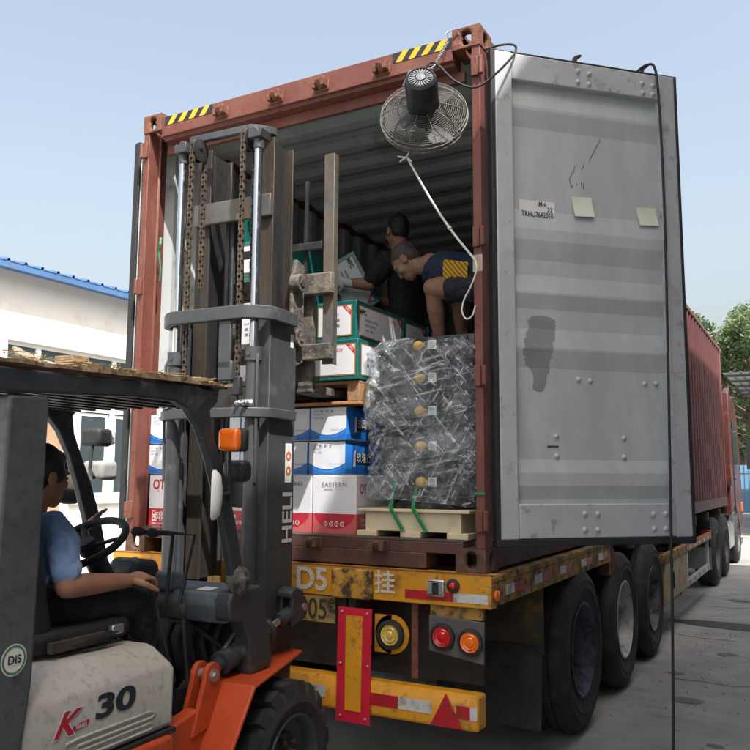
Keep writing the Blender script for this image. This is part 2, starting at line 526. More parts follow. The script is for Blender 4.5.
# ------------------------------------------------------------------ unseen building right of the camera, put in to cast the yard's shade
M_CLAD = mat('cladding_grey', (0.16, 0.165, 0.17), 0.6, 0, 0.08, 0.7)
wh = empty('unseen_shade_building', (5.14, 1.75, 0), 0, 'tall grey building out of view on the right, put in to shade the yard', 'building')
b = MB(); prof = []
for k in range(39):
    y = -7.95 + k * 0.4
    prof += [(y, 0), (y + 0.25, 0), (y + 0.29, -0.035), (y + 0.36, -0.035)]
prof.append((7.95, 0))
b.sheet(prof, (0, 0, 1), (0, 0, 0), (0, 1, 0), (1, 0, 0), 0, 8.75)
b.add([(0, -7.95, 0), (14, -7.95, 0), (14, -7.95, 8.75), (0, -7.95, 8.75)], [(0, 1, 2, 3)])
b.add([(0, 7.95, 0), (14, 7.95, 0), (14, 7.95, 8.75), (0, 7.95, 8.75)], [(0, 1, 2, 3)])
b.add([(14, -7.95, 0), (14, 7.95, 0), (14, 7.95, 8.75), (14, -7.95, 8.75)], [(0, 1, 2, 3)])
b.build('wall', M_CLAD, wh)
b = MB(); b.prism([(-0.05, 8.73), (14.05, 8.73), (14.05, 8.80), (7, 9.1), (-0.05, 8.80)], 1, -8, 8); b.build('roof', M_CLAD, wh)
b = MB()
for k in range(28): b.box(-0.07, -0.045, 2.5, 6.5, 0.02 + k * 0.15, 0.165 + k * 0.15)
b.build('roller_shutter', M_DOORF, wh)

# ------------------------------------------------------------------ open shed, blue hoarding and trees at the end of the yard
M_SHEDR = mat('shed_sheet', (0.33, 0.345, 0.345), 0.55, 0, 0.1, 0.8)
M_SHEDS = mat('shed_steel', (0.10, 0.105, 0.105), 0.5, 0.2, 0.1, 2)
M_HOARD = mat('hoarding_blue', (0.17, 0.34, 0.52), 0.6, 0, 0.1, 1.5)
shed = empty('open_shed', (3.6, 20.5, 0), 0, 'open steel shed with pale sheet roof behind the red tractor unit', 'shed')
b = MB(); prof = []
for k in range(46):
    x = -4 + k * 0.25
    prof += [(x, 0), (x + 0.17, 0), (x + 0.19, 0.04), (x + 0.23, 0.04)]
b.sheet(prof, V((0, 1, 0.02)).normalized(), (-1.9 + 4, 0, 4.6), (1, 0, 0), (0, 0, 1), 0, 16)
b.build('roof', M_SHEDR, shed)
for x in (-.9, 2.4, 5.8, 9.0):
    b = MB(); b.cyl((x, 0.3, 0), (x, 0.3, 4.7), 0.07); b.cyl((x, 15.7, 0), (x, 15.7, 4.9), 0.07); b.build('column', M_SHEDS, shed, smooth=40)
    b = MB(); b.beam((x, 0, 4.53), (x, 16, 4.85), 0.06, 0.1); b.beam((x, 0.1, 4.0), (x, 16, 4.3), 0.05, 0.05)
    for k in range(14):
        b.beam((x, 0.2 + k * 1.1, 4.02 + k * 0.021), (x, 0.75 + k * 1.1, 4.52 + k * 0.021), 0.03, 0.03)
        b.beam((x, 0.75 + k * 1.1, 4.52 + k * 0.021), (x, 1.3 + k * 1.1, 4.03 + k * 0.021), 0.03, 0.03)
    b.build('truss', M_SHEDS, shed)
for k in range(9):
    b = MB(); b.box(-1.9, 9.5, 0.6 + k * 1.8, 0.68 + k * 1.8, 4.545 + k * 0.036, 4.60 + k * 0.036); b.build('purlin', M_SHEDS, shed)
hoard = empty('site_hoarding', (2.0, 38, 0), 0, 'blue sheet metal hoarding across the end of the yard', 'fence')
for k in range(16):
    b = MB(); prof = []
    for q in range(6): prof += [(q * 0.2, 0), (q * 0.2 + 0.12, 0), (q * 0.2 + 0.14, -0.03), (q * 0.2 + 0.18, -0.03)]
    b.sheet(prof, (0, 0, 1), (-10 + k * 1.22, 0, 0), (1, 0, 0), (0, 1, 0), 0.05, 2.3); b.build('panel', M_HOARD, hoard)

def leaf_mat(name, c1, c2):
    m = bpy.data.materials.new(name); m.use_nodes = True
    N, L = m.node_tree.nodes, m.node_tree.links
    p = N['Principled BSDF']
    g = N.new('ShaderNodeObjectInfo'); ge = N.new('ShaderNodeNewGeometry')
    n = N.new('ShaderNodeTexNoise'); n.inputs['Scale'].default_value = 1.3; n.inputs['Detail'].default_value = 4
    L.new(ge.outputs['Position'], n.inputs['Vector'])
    a = N.new('ShaderNodeMath'); a.operation = 'MULTIPLY_ADD'; a.inputs[1].default_value = 0.5; L.new(ge.outputs['Random Per Island'], a.inputs[0])
    mm = N.new('ShaderNodeMath'); mm.operation = 'MULTIPLY'; mm.inputs[1].default_value = 0.6; L.new(n.outputs['Fac'], mm.inputs[0]); L.new(mm.outputs[0], a.inputs[2])
    cr = N.new('ShaderNodeValToRGB'); cr.color_ramp.elements[0].color = (*c1, 1); cr.color_ramp.elements[1].color = (*c2, 1)
    cr.color_ramp.elements[0].position = 0.2; cr.color_ramp.elements[1].position = 0.85
    L.new(a.outputs[0], cr.inputs[0]); L.new(cr.outputs[0], p.inputs['Base Color'])
    p.inputs['Roughness'].default_value = 0.5
    tr = N.new('ShaderNodeBsdfTranslucent'); L.new(cr.outputs[0], tr.inputs['Color'])
    mx = N.new('ShaderNodeMixShader'); mx.inputs[0].default_value = 0.35
    L.new(p.outputs[0], mx.inputs[1]); L.new(tr.outputs[0], mx.inputs[2]); L.new(mx.outputs[0], N['Material Output'].inputs['Surface'])
    return m
M_LEAF = leaf_mat('leaves_green', (0.06, 0.10, 0.045), (0.20, 0.27, 0.12))
M_LEAF2 = leaf_mat('leaves_dark', (0.045, 0.08, 0.04), (0.13, 0.19, 0.08))

def tree(loc, h, cr, label, seed, lm, nl=9000, ls=0.13):
    rnd = random.Random(seed)
    t = empty('broadleaf_tree', loc, rnd.uniform(0, 6), label, 'tree', 'trees at the end of the yard')
    b = MB(); base = h * 0.38; tips = []
    b.tube([(0, 0, 0), (0.05, 0, base * 0.5), (0, 0.06, base), (0.1, 0, h * 0.62), (0.05, 0.1, h * 0.85)], [h * 0.028, h * 0.022, h * 0.018, h * 0.011, 0.02], 10)
    for k in range(26):
        a = rnd.uniform(0, 6.28); z0 = rnd.uniform(base * 0.75, h * 0.8); ln = cr * rnd.uniform(0.5, 1.05) * (1.1 - 0.5 * max(0, (z0 - base) / (h - base)))
        p1 = V((math.cos(a) * ln * 0.5, math.sin(a) * ln * 0.5, z0 + ln * 0.3)); p2 = V((math.cos(a + .2) * ln, math.sin(a + .2) * ln, z0 + ln * rnd.uniform(0.3, 0.75)))
        b.tube([(0, 0, z0), p1, p2], [h * 0.009, h * 0.006, 0.012], 6); tips += [p1.lerp(p2, 0.4), p2, p2 + V((rnd.gauss(0, .4), rnd.gauss(0, .4), rnd.uniform(0, .7)))]
    b.build('trunk', M_TREE, t, smooth=50)
    b = MB(); tips.append(V((0, 0, h * 0.9)))
    cl = [(p, rnd.uniform(0.35, 0.85) * cr * 0.34) for p in tips]
    for k in range(nl):
        c, r = cl[rnd.randrange(len(cl))]
        d = V((rnd.gauss(0, 1), rnd.gauss(0, 1), rnd.gauss(0, 0.8))); d *= r * (0.25 + 0.75 * rnd.random() ** 0.5) / max(d.length, 0.01)
        p = c + d
        a1 = V((rnd.gauss(0, 1), rnd.gauss(0, 1), rnd.gauss(0, .6))).normalized(); a2 = a1.cross(V((rnd.gauss(0, 1), rnd.gauss(0, 1), rnd.gauss(0, 1)))).normalized()
        s = ls * rnd.uniform(0.6, 1.3)
        b.add([p - a1 * s, p + a2 * s * 0.5, p + a1 * s, p - a2 * s * 0.5], [(0, 1, 2, 3)])
    b.build('crown', lm, t, fix=False)
tree((1.75, 32.0, 0), 9.3, 3.0, 'pale leafy tree rising above the shed roof at right edge', 3, M_LEAF, 30000, 0.085)
tree((-1.2, 30, 0), 8.7, 1.5, 'slim treetop peeking out behind the open grey door', 5, M_LEAF2, 12000, 0.08)
tree((3.4, 44, 0), 7.5, 3.2, 'low dark tree seen under the shed roof', 9, M_LEAF2, 12000, 0.15)
tree((0.2, 50, 0), 8.0, 3.4, 'distant dark tree behind the truck cab', 12, M_LEAF2, 9000, 0.18)
# ------------------------------------------------------------------ shipping container (local z from its underside)
ZC = 1.16
CW, CL, CH = 2.438, 12.192, 2.896
con = empty('shipping_container', (0, 0, ZC), 0, 'weathered red high cube shipping container on the trailer, rear doors open', 'container')

def stadium(w, h, n):
    r = min(w, h) / 2; dx, dz = max(0, w / 2 - r), max(0, h / 2 - r); out = []
    for k in range(n):
        t = 2 * math.pi * (k + 0.5) / n
        out.append((math.copysign(dx, math.cos(t)) + r * math.cos(t), math.copysign(dz, math.sin(t)) + r * math.sin(t)))
    return out
def rectring(w, h, n):
    out = []
    for k in range(n):
        t = 2 * math.pi * (k + 0.5) / n; c, s = math.cos(t), math.sin(t)
        m = max(abs(c) / (w / 2), abs(s) / (h / 2)); out.append((c / m, s / m))
    # snap the points nearest the corners onto the corners
    for sx in (-1, 1):
        for sy in (-1, 1):
            q = (sx * w / 2, sy * h / 2); i = min(range(n), key=lambda i: (out[i][0] - q[0]) ** 2 + (out[i][1] - q[1]) ** 2); out[i] = q
    return out
def holed(b, c, u, w, nrm, W, H, hw, hh, depth, mi=0):
    """plate with a slot hole: ring + tunnel"""
    c, u, w, nrm = V(c), V(u), V(w), V(nrm); n = 24
    o, i = rectring(W, H, n), stadium(hw, hh, n)
    vs_ = [c + u * x + w * y for x, y in o] + [c + u * x + w * y for x, y in i] + [c + u * x + w * y - nrm * depth for x, y in i]
    fs = []
    for k in range(n):
        j = (k + 1) % n
        fs += [(k, j, n + j, n + k), (n + k, n + j, 2 * n + j, 2 * n + k)]
    b.add(vs_, fs, mi)
CWX, CWY, CWZ = 0.162, 0.178, 0.118
def casting(x, y, z, sx, sy):
    """corner casting: x, y, z = its outer lower corner; sx, sy point inwards"""
    b = MB(); cx, cy, cz = x + sx * CWX / 2, y + sy * CWY / 2, z + CWZ / 2
    X, Y, Z = V((1, 0, 0)), V((0, 1, 0)), V((0, 0, 1))
    holed(b, (cx, y, cz), X, Z, Y * -sy, CWX, CWZ, 0.056, 0.085, 0.03)
    holed(b, (x, cy, cz), Y, Z, X * -sx, CWY, CWZ, 0.062, 0.08, 0.03)
    for zz, sg in ((z, -1), (z + CWZ, 1)): holed(b, (cx, cy, zz), X, Y, Z * sg, CWX, CWY, 0.06, 0.11, 0.03)
    b.add([(x + sx * CWX, y, z), (x + sx * CWX, y + sy * CWY, z), (x + sx * CWX, y + sy * CWY, z + CWZ), (x + sx * CWX, y, z + CWZ)], [(0, 1, 2, 3)])
    b.add([(x, y + sy * CWY, z), (x + sx * CWX, y + sy * CWY, z), (x + sx * CWX, y + sy * CWY, z + CWZ), (x, y + sy * CWY, z + CWZ)], [(0, 1, 2, 3)])
    bm = bmesh.new()
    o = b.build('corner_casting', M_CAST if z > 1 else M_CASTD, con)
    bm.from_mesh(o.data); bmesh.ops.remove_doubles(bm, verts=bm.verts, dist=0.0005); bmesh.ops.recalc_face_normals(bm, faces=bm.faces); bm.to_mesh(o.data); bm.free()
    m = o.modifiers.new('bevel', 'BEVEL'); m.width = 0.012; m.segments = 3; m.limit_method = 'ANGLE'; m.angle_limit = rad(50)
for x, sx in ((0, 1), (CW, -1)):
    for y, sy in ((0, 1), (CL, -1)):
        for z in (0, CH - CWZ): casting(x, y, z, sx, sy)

# rear corner posts: outer J column with a return flange, hinge lugs
for s, x in ((1, 0.0), (-1, CW)):
    b = MB()
    P = lambda u: x + s * u
    b.prism([(P(0.004), 0.006), (P(0.052), 0.006), (P(0.052), 0.02), (P(0.058), 0.10), (P(0.068), 0.10), (P(0.068), 0.112), (P(0.004), 0.112)], 2, CWZ, CH - CWZ)
    post = b.build('corner_post', M_RED, con, bevel=0.004)
    for z in (0.20, 0.93, 1.66, 2.60):
        b = MB(); b.box(min(P(0.012), P(0.05)), max(P(0.012), P(0.05)), -0.012, 0.008, z, z + 0.11)
        b.cyl((P(-0.004), -0.004, z + 0.005), (P(-0.004), -0.004, z + 0.105), 0.014, n=12); b.build('hinge_lug', M_RED, post, bevel=0.004)
for x0, x1 in ((0.018, 0.022), (CW - 0.022, CW - 0.018)):
    b = MB(); b.box(x0, x1, 0.113, 0.40, 0.15, CH - 0.08); b.build('post_inner_plate', M_RED, con)
# front posts
for x0, x1 in ((0.004, 0.12), (CW - 0.12, CW - 0.004)):
    b = MB(); b.box(x0, x1, CL - 0.15, CL - 0.004, CWZ, CH - CWZ); b.build('corner_post', M_RED, con, bevel=0.01)

# header and its cam keepers
b = MB()
b.prism([(0.004, 2.725), (0.03, 2.725), (0.03, 2.705), (0.13, 2.705), (0.13, 2.862), (0.004, 2.862)], 0, CWX, CW - CWX)
b.prism([(0.10, 2.64), (0.13, 2.64), (0.13, 2.704), (0.10, 2.704)], 0, 0.13, CW - 0.13)
hdr = b.build('door_header', M_RED, con, bevel=0.004)
def keeper(x, z, parent, m=M_CAST):
    b = MB()
    b.box(x - 0.05, x + 0.05, -0.006, 0.004, z - 0.035, z + 0.03)
    b.box(x - 0.045, x - 0.02, -0.045, -0.006, z - 0.03, z + 0.012); b.box(x + 0.015, x + 0.045, -0.05, -0.006, z - 0.025, z + 0.03)
    b.prism([(-0.05, z + 0.0), (-0.015, z - 0.03), (-0.015, z + 0.028), (-0.055, z + 0.02)], 0, x - 0.02, x + 0.015)
    b.build('cam_keeper', m, parent, bevel=0.006)
for x in (0.68, 1.109, 1.436, 1.847): keeper(x, 2.782, hdr)
# hazard tape near both top corners
def hazard(x0, x1, z0, z1, parent, n=9):
    w = (x1 - x0) / n; sk = (z1 - z0) * 0.75
    for k in range(n):
        a, c = x0 + k * w, x0 + (k + 1) * w
        q = [(max(x0, a - sk / 2 if k else a), z0), (min(x1, c - sk / 2 if k < n - 1 else c), z0), (min(x1, c + sk / 2 if k < n - 1 else c), z1), (max(x0, a + sk / 2 if k else a), z1)]
        b = MB(); b.add([(u, 0.0015, w_) for u, w_ in q], [(0, 1, 2, 3)]); b.build('hazard_stripe', M_TAPEB if k % 2 == 0 else M_TAPEY, parent)
hazard(0.19, 0.60, 2.80, 2.858, hdr); hazard(1.91, 2.27, 2.80, 2.858, hdr)
# sill with fork pockets
b = MB()
b.box(0.125, CW - 0.125, 0.012, 0.16, 0.085, 0.142); b.box(0.33, CW - 0.33, 0.010, 0.15, 0.006, 0.085)

sill = b.build('door_sill', M_SILL, con, bevel=0.004)
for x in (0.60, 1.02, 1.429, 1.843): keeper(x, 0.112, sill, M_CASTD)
# floor: plywood boards lengthways with steel threshold
b = MB(); b.box(0.125, CW - 0.125, 0.012, 0.17, 0.144, 0.151); b.build('threshold', M_STEEL, con)
for k in range(4):
    w = (CW - 0.10) / 4; b = MB(); b.box(0.05 + k * w + 0.002, 0.05 + (k + 1) * w - 0.002, 0.172, CL - 0.1, 0.118, 0.147); b.build('floor_board', M_FLOOR, con)
b = MB()
for k in range(30): b.box(0.06, CW - 0.06, 0.5 + k * 0.39, 0.56 + k * 0.39, 0.02, 0.116)
b.build('floor_bearers', M_STEEL, con)
# corrugated sides, front, roof: outer skin and inner skin
def corr(L_, per, d, start=0.0):
    out = []; n = int(L_ / per); per = L_ / n
    for k in range(n):
        o = start + k * per
        out += [(o, 0), (o + per * 0.26, 0), (o + per * 0.5, d), (o + per * 0.76, d)]
    out.append((start + L_, 0)); return out
pr = corr(CL - 0.3, 0.285, 0.036, 0.12)
for s, x in ((1, 0.012), (-1, CW - 0.012)):
    b = MB(); b.sheet(pr, (0, 0, 1), (x, 0, 0), (0, 1, 0), (s, 0, 0), 0.16, CH - 0.06); b.build('side_wall', M_REDSHADE, con)
    b = MB(); b.sheet(pr, (0, 0, 1), (x + s * 0.004, 0, 0), (0, 1, 0), (s, 0, 0), 0.15, CH - 0.07); b.build('side_lining', M_CGREY, con)
    b = MB(); b.box(min(x - s * .01, x + s * .04), max(x - s * .01, x + s * .04), CWY, CL - CWY, 0.01, 0.16); b.build('bottom_rail', M_SILL, con, bevel=0.004)
    b = MB(); b.box(min(x - s * .01, x + s * .05), max(x - s * .01, x + s * .05), CWY, CL - CWY, CH - 0.07, CH - 0.012); b.build('top_rail', M_RED, con, bevel=0.004)
pr = corr(CL - 0.3, 0.34, 0.022, 0.14)
b = MB(); b.sheet(pr, (1, 0, 0), (0, 0, CH - 0.012), (0, 1, 0), (0, 0, -1), 0.05, CW - 0.05); b.build('roof', M_RED, con)
b = MB(); b.sheet(pr, (1, 0, 0), (0, 0, CH - 0.016), (0, 1, 0), (0, 0, -1), 0.05, CW - 0.05); b.build('ceiling_lining', M_CGREY, con)
pr = corr(CW - 0.24, 0.25, 0.045, 0.12)
b = MB(); b.sheet(pr, (0, 0, 1), (0, CL - 0.02, 0), (1, 0, 0), (0, -1, 0), 0.1, CH - 0.03); b.build('front_wall', M_CGREY, con)
b = MB(); b.sheet(pr, (0, 0, 1), (0, CL - 0.016, 0), (1, 0, 0), (0, -1, 0), 0.1, CH - 0.03); b.build('front_skin', M_RED, con)

# right door, swung open past the side: local x along the door, y away from the viewer, z as the container
DA = math.atan2(0.695, 0.719)
DZ0, DZ1, DW = 0.165, 2.745, 1.125
pz = [(3.77, .04), (3.719, .04), (3.621, .022), (3.603, .022), (3.505, .04), (3.046, .04), (2.941, .022), (2.88, .022), (2.775, .04), (2.693, .04), (2.6, .022), (2.588, .022),
      (2.51, .04), (2.406, .04), (2.305, .022), (2.294, .022), (2.198, .04), (1.724, .04), (1.657, .022), (1.591, .022), (1.525, .04), (1.49, .04)]
prof = [(z - ZC, y) for z, y in pz]
def make_door(name_loc, rz, mirror=1, detail=True):
    b = MB(); b.sheet(prof, (1, 0, 0), (0, 0, 0), (0, 0, 1), (0, 1, 0), 0.10, 1.02)
    door = b.build('door', M_DOOR, con, loc=name_loc, rz=rz)
    b = MB(); b.sheet([(z, y + 0.006) for z, y in prof], (1, 0, 0), (0, 0, 0), (0, 0, 1), (0, 1, 0), 0.10, 1.02); b.build('door_outer_skin', M_RED, door)
    for nm, (x0, x1, z0, z1, y0) in dict(hinge_stile=(0.012, 0.108, DZ0, DZ1, 0.0), lock_stile=(1.015, DW - 0.012, DZ0, DZ1, 0.0), top_rail=(0.108, 1.015, 3.755 - ZC, DZ1 - 0.004, 0.003), bottom_rail=(0.108, 1.015, DZ0 + 0.003, 1.50 - ZC, 0.003)).items():
        b = MB(); b.box(x0, x1, y0, 0.055, z0, z1); b.build(nm, M_DOORF, door, bevel=0.006)
    b = MB()
    b.box(-0.012, 0.012, 0.006, 0.05, DZ0 - 0.02, DZ1 + 0.01); b.box(DW - 0.012, DW + 0.006, 0.0, 0.05, DZ0 - 0.02, DZ1 + 0.006)
    b.box(-0.012, DW + 0.006, 0.004, 0.05, DZ0 - 0.035, DZ0); b.box(-0.012, DW + 0.006, 0.012, 0.05, DZ1, DZ1 + 0.012)
    b.build('gasket', M_GASKET, door, bevel=0.004)
    for x in (0.52, 0.948):      # locking rods on the outer face; their cams stand above the door edge
        b = MB(); b.cyl((x, 0.085, DZ0 - 0.02), (x, 0.085, DZ1 + 0.02), 0.017, n=14); rod = b.build('lock_rod', M_CAST, door, smooth=40)
        b = MB(); b.prism([(x - 0.035, DZ1 + 0.012), (x + 0.03, DZ1 + 0.012), (x + 0.022, DZ1 + 0.045), (x + 0.03, DZ1 + 0.072), (x + 0.058, DZ1 + 0.088), (x + 0.042, DZ1 + 0.094), (x + 0.008, DZ1 + 0.08), (x - 0.004, DZ1 + 0.045), (x - 0.035, DZ1 + 0.03)], 1, 0.07, 0.10)
        b.build('rod_cam', M_STEEL, door, bevel=0.004)
    return door
door = make_door((2.5, 0.03, 0), DA)
bolt = None
for (x, z, y) in [(.477, 2.145, .04), (.548, 2.142, .04), (.877, 2.138, .04), (.945, 2.141, .04), (.342, 1.845, .04), (.738, 1.842, .04), (.342, 1.743, .04), (.736, 1.742, .04),
                  (.474, 1.449, .003), (.548, 1.448, .003), (.472, 1.369, .003), (.545, 1.368, .003), (.877, 1.446, .003), (.948, 1.446, .003), (.877, 1.37, .003), (.948, 1.37, .003),
                  (.505, 3.853, .003), (.572, 3.846, .003), (.502, 3.79, .003), (.57, 3.785, .003), (.905, 3.838, .003), (.976, 3.835, .003), (.908, 3.782, .003), (.973, 3.782, .003)]:
    if bolt is None:
        b = MB(); b.lathe([(0, -0.012), (0.007, -0.011), (0.012, -0.007), (0.0145, 0)], (0, 0, 0), (0, 1, 0), 14); o = b.build('bolt', M_DOORF, door, smooth=50, loc=(x, y, z - ZC)); bolt = o.data
    else: link('bolt', bolt, door, loc=(x, y, z - ZC))
# repainted patch, darker smears, scuffs
M_PATCH = mat('repaint_patch', (0.235, 0.25, 0.255), 0.55, 0, 0.12, 8)
def blotch(cx, cz, w, h, m, seed, n=60, rag=0.25, nm='paint_patch', y_of=None):
    """irregular patch laid on the corrugated sheet, following its profile"""
    zs = sorted({z for z, _ in prof} | {cz - h / 2 + h * k / 110 for k in range(111)})
    def yz(z):
        for (za, ya), (zb, yb) in zip(prof, prof[1:]):
            if zb <= z <= za: return yb + (ya - yb) * (z - zb) / (za - zb)
        return 0.04
    vs_, fs = [], []
    zs = [z for z in zs if cz - h / 2 <= z <= cz + h / 2]
    for i, z in enumerate(zs):
        t = (z - cz) / (h / 2); hw = w / 2 * min(1.0, max(.48, .75 + 1.0 * (t + .3))) * math.sqrt(max(.05, 1 - abs(t) ** 14))
        l = hw * (1 + rag * noise.noise(V((z * 14, seed, 0))) + rag * .7 * noise.noise(V((z * 120, seed, 5)))); r = hw * (1 + rag * noise.noise(V((z * 14, seed + 7, 0))) + rag * .9 * noise.noise(V((z * 140, seed, 3))))
        cs = cx + .05 * noise.noise(V((z * 5, seed + 3, 1))) + .018 * noise.noise(V((z * 23, seed, 9)))
        vs_ += [(cs - l, yz(z) - 0.0015, z), (cs + r, yz(z) - 0.0015, z)]
        if i: fs.append((2 * i - 2, 2 * i - 1, 2 * i + 1, 2 * i))
    b = MB(); b.add(vs_, fs); b.build(nm, m, door)
blotch(0.255, 2.275 - ZC, 0.165, 0.40, M_PATCH, 1.0, rag=0.30)
# stickers on the door
M_PAPER = mat('paper_white', (0.70, 0.70, 0.70), 0.7, 0, 0.04, 9)
M_NOTE = mat('paper_pale_green', (0.62, 0.68, 0.55), 0.75, 0, 0.05, 9)
Xd, Zd = V((1, 0, 0)), V((0, 0, 1))
def sticker(x0, x1, z0, z1, m, tilt=0.0, curl=0.0, nm='sticker', y=0.037):
    vs_, fs = [], []
    for i in range(7):
        t = i / 6; z = z1 + (z0 - z1) * t
        for x in (x0, x1): vs_.append((x + tilt * t, y - 0.001 - curl * (t * t), z + tilt * 0.6 * ((x - x0) / (x1 - x0) - .5)))
        if i: fs.append((2 * i - 2, 2 * i - 1, 2 * i + 1, 2 * i))
    b = MB(); b.add(vs_, fs); return b.build(nm, m, door)
sticker(0.155, 0.362, 2.998 - ZC, 3.10 - ZC, M_PAPER, 0.0)
text('TRHU7642010', 0.042, M_INK, door, (0.258, 0.034, 3.022 - ZC), Xd, Zd, bold=0.012, xs=0.72)
text('IM-6', 0.036, M_INK, door, (0.285, 0.034, 3.082 - ZC), Xd, Zd, bold=0.01, xs=0.8); text('22', 0.036, M_INK, door, (0.33, 0.034, 3.053 - ZC), Xd, Zd, bold=0.01, xs=0.9)
sticker(0.465, 0.585, 3.035 - ZC, 3.148 - ZC, M_NOTE, 0.012, 0.014, 'paper_note'); sticker(0.862, 0.985, 3.022 - ZC, 3.126 - ZC, M_NOTE, 0.012, 0.012, 'paper_note')
# scribbled marks
b = MB(); rnd = random.Random(4)
for k in range(9):
    x, z = 0.50 + rnd.uniform(-.05, .05), 3.26 + rnd.uniform(-.08, .08); b.beam((x, 0.038, z - ZC), (x + rnd.uniform(-.02, .02), 0.038, z - ZC + rnd.uniform(.01, .05)), 0.0016, 0.002, up=V((0, 1, 0)))
for k in range(6): b.beam((0.58 + k * .012, 0.038, 3.36 + k * .022 - ZC), (0.59 + k * .012, 0.038, 3.382 + k * .022 - ZC), 0.0016, 0.002, up=V((0, 1, 0)))
for k in range(5): b.beam((0.29 + k * .013, 0.038, 1.79 - ZC), (0.30 + k * .013, 0.038, 1.795 - ZC), 0.008, 0.002, up=V((0, 1, 0)))
b.build('scuff_mark', M_INK, door)
# left door folded back along the far side
ld = make_door((-0.125, 1.18, 0), rad(-90))
# ------------------------------------------------------------------ semi trailer (world coordinates under an Empty on the ground)
tr = empty('semi_trailer', (1.22, 0, 0), 0, 'yellow three axle container semi trailer with red and white reflective tape', 'trailer')
def T(b, nm, m, parent=tr, **k):
    """parts are laid out in world x; shift into the trailer frame"""
    for p in b.v: p.x -= 1.22
    return b.build(nm, m, parent, **k)
XR, XL = 2.485, -0.045
ZB0, ZB1 = 1.0, 1.152
# rear cross beam with rolled top edge
b = MB(); b.prism([(-0.055, ZB0), (0.02, ZB0), (0.02, ZB0 + .008), (-0.045, ZB0 + .008), (-0.045, ZB1), (0.06, ZB1), (0.06, ZB1 + .006), (-0.055, ZB1 + .006)], 0, XL, XR)
rb = T(b, 'rear_beam', M_YEL, bevel=0.004)
b = MB(); b.box(XL - .002, XR + .002, -0.058, -0.02, ZB1 + .006, ZB1 + .0075); T(b, 'worn_edge', M_CAST, rb)
b = MB(); b.box(XL + .004, XR - .004, -0.04, 0.04, ZB0 + .012, ZB1 - .004); T(b, 'beam_web', M_YELOLD)
# side beams with tape, both sides
for s, x in ((1, XR), (-1, XL)):
    b = MB(); b.box(min(x - s * .05, x), max(x - s * .05, x), -0.05, 2.5, ZB0 + .006, ZB1 - .03); b.box(min(x - s * .09, x + s * .002), max(x - s * .09, x + s * .002), -0.05, 2.5, ZB1 - .03, ZB1)
    sb = T(b, 'side_beam', M_YELOLD, bevel=0.005)
    for k, y in enumerate((0.14, 0.62, 1.12, 1.62, 2.1)):
        for q, m in ((0, M_TAPEW), (1, M_TAPER)):
            b = MB(); xx = x + s * 0.0025; b.add([(xx, y + q * .15, 1.045), (xx, y + q * .15 + .14, 1.045), (xx, y + q * .15 + .14, 1.095), (xx, y + q * .15, 1.095)], [(0, 1, 2, 3)]); T(b, 'reflective_tape', m, sb)
    # second run of side rail ahead of the wheels
    b = MB(); b.box(min(x - s * .06, x), max(x - s * .06, x), 4.9, 9.0, 0.77, 0.86); sb = T(b, 'side_rail', M_YELOLD, bevel=0.006)
    for k in range(11):
        b = MB(); xx = x + s * 0.0025; y = 6.5 + k * .225; b.add([(xx, y, .79), (xx, y + .12, .79), (xx, y + .12, .84), (xx, y, .84)], [(0, 1, 2, 3)]); T(b, 'reflective_tape', M_TAPEW if k % 2 else M_TAPER, sb)
    b = MB(); b.box(min(x - s * .05, x - s * .005), max(x - s * .05, x - s * .005), 6.5, 8.7, 0.36, 0.44)
    for y in (6.55, 8.62): b.box(min(x - s * .045, x - s * .01), max(x - s * .045, x - s * .01), y, y + .07, 0.44, 0.77)
    T(b, 'side_guard', M_DOORF, bevel=0.004)
    for k in range(9):
        b = MB(); xx = x - s * 0.0025; y = 6.6 + k * .23; b.add([(xx, y, .375), (xx, y + .12, .375), (xx, y + .12, .425), (xx, y, .425)], [(0, 1, 2, 3)]); T(b, 'reflective_tape', M_TAPEW if k % 2 else M_TAPER)
    # tool box ahead of the third axle
    b = MB(); b.box(min(x - s * .45, x - s * .01), max(x - s * .45, x - s * .01), 5.0, 6.45, 0.36, 0.765); tb = T(b, 'tool_box', mat('toolbox_cream', (0.42, 0.33, 0.18), 0.65, 0, .15, 4, RUST, .2, 6), bevel=0.012)
    b = MB(); b.tube([(x, 5.25, .48), (x + s * .03, 5.25, .5), (x + s * .03, 5.25, .66), (x, 5.25, .68)], .008, 8); T(b, 'box_handle', M_BLACK, tb, smooth=40)
# chassis: two long I-beams, cross members, kingpin plate
for x in (0.78, 1.66):
    b = MB(); b.box(x - .07, x + .07, -0.02, 11.9, 1.08, 1.148); b.box(x - .008, x + .008, -0.02, 11.9, 0.66, 1.08); b.box(x - .07, x + .07, -0.02, 9.2, 0.64, 0.66); T(b, 'chassis_rail', M_STEEL, bevel=0.003)
for k, y in enumerate((0.35, 1.0, 2.25, 3.5, 4.8, 6.2, 7.6, 9.0, 10.6, 11.8)):
    b = MB(); b.box(-0.02, XR - .03, y, y + .07, 1.03, 1.145); T(b, 'cross_member', M_STEEL)
b = MB(); b.box(0.3, 2.14, 9.4, 11.8, 1.0, 1.045); T(b, 'kingpin_plate', M_STEEL)
for x in (0.35, 2.08):
    b = MB(); b.cyl((x, 8.4, 0.03), (x, 8.4, 1.0), 0.055); b.box(x - .12, x + .12, 8.3, 8.5, 0.25, 0.27); T(b, 'landing_leg', M_STEEL, smooth=40)
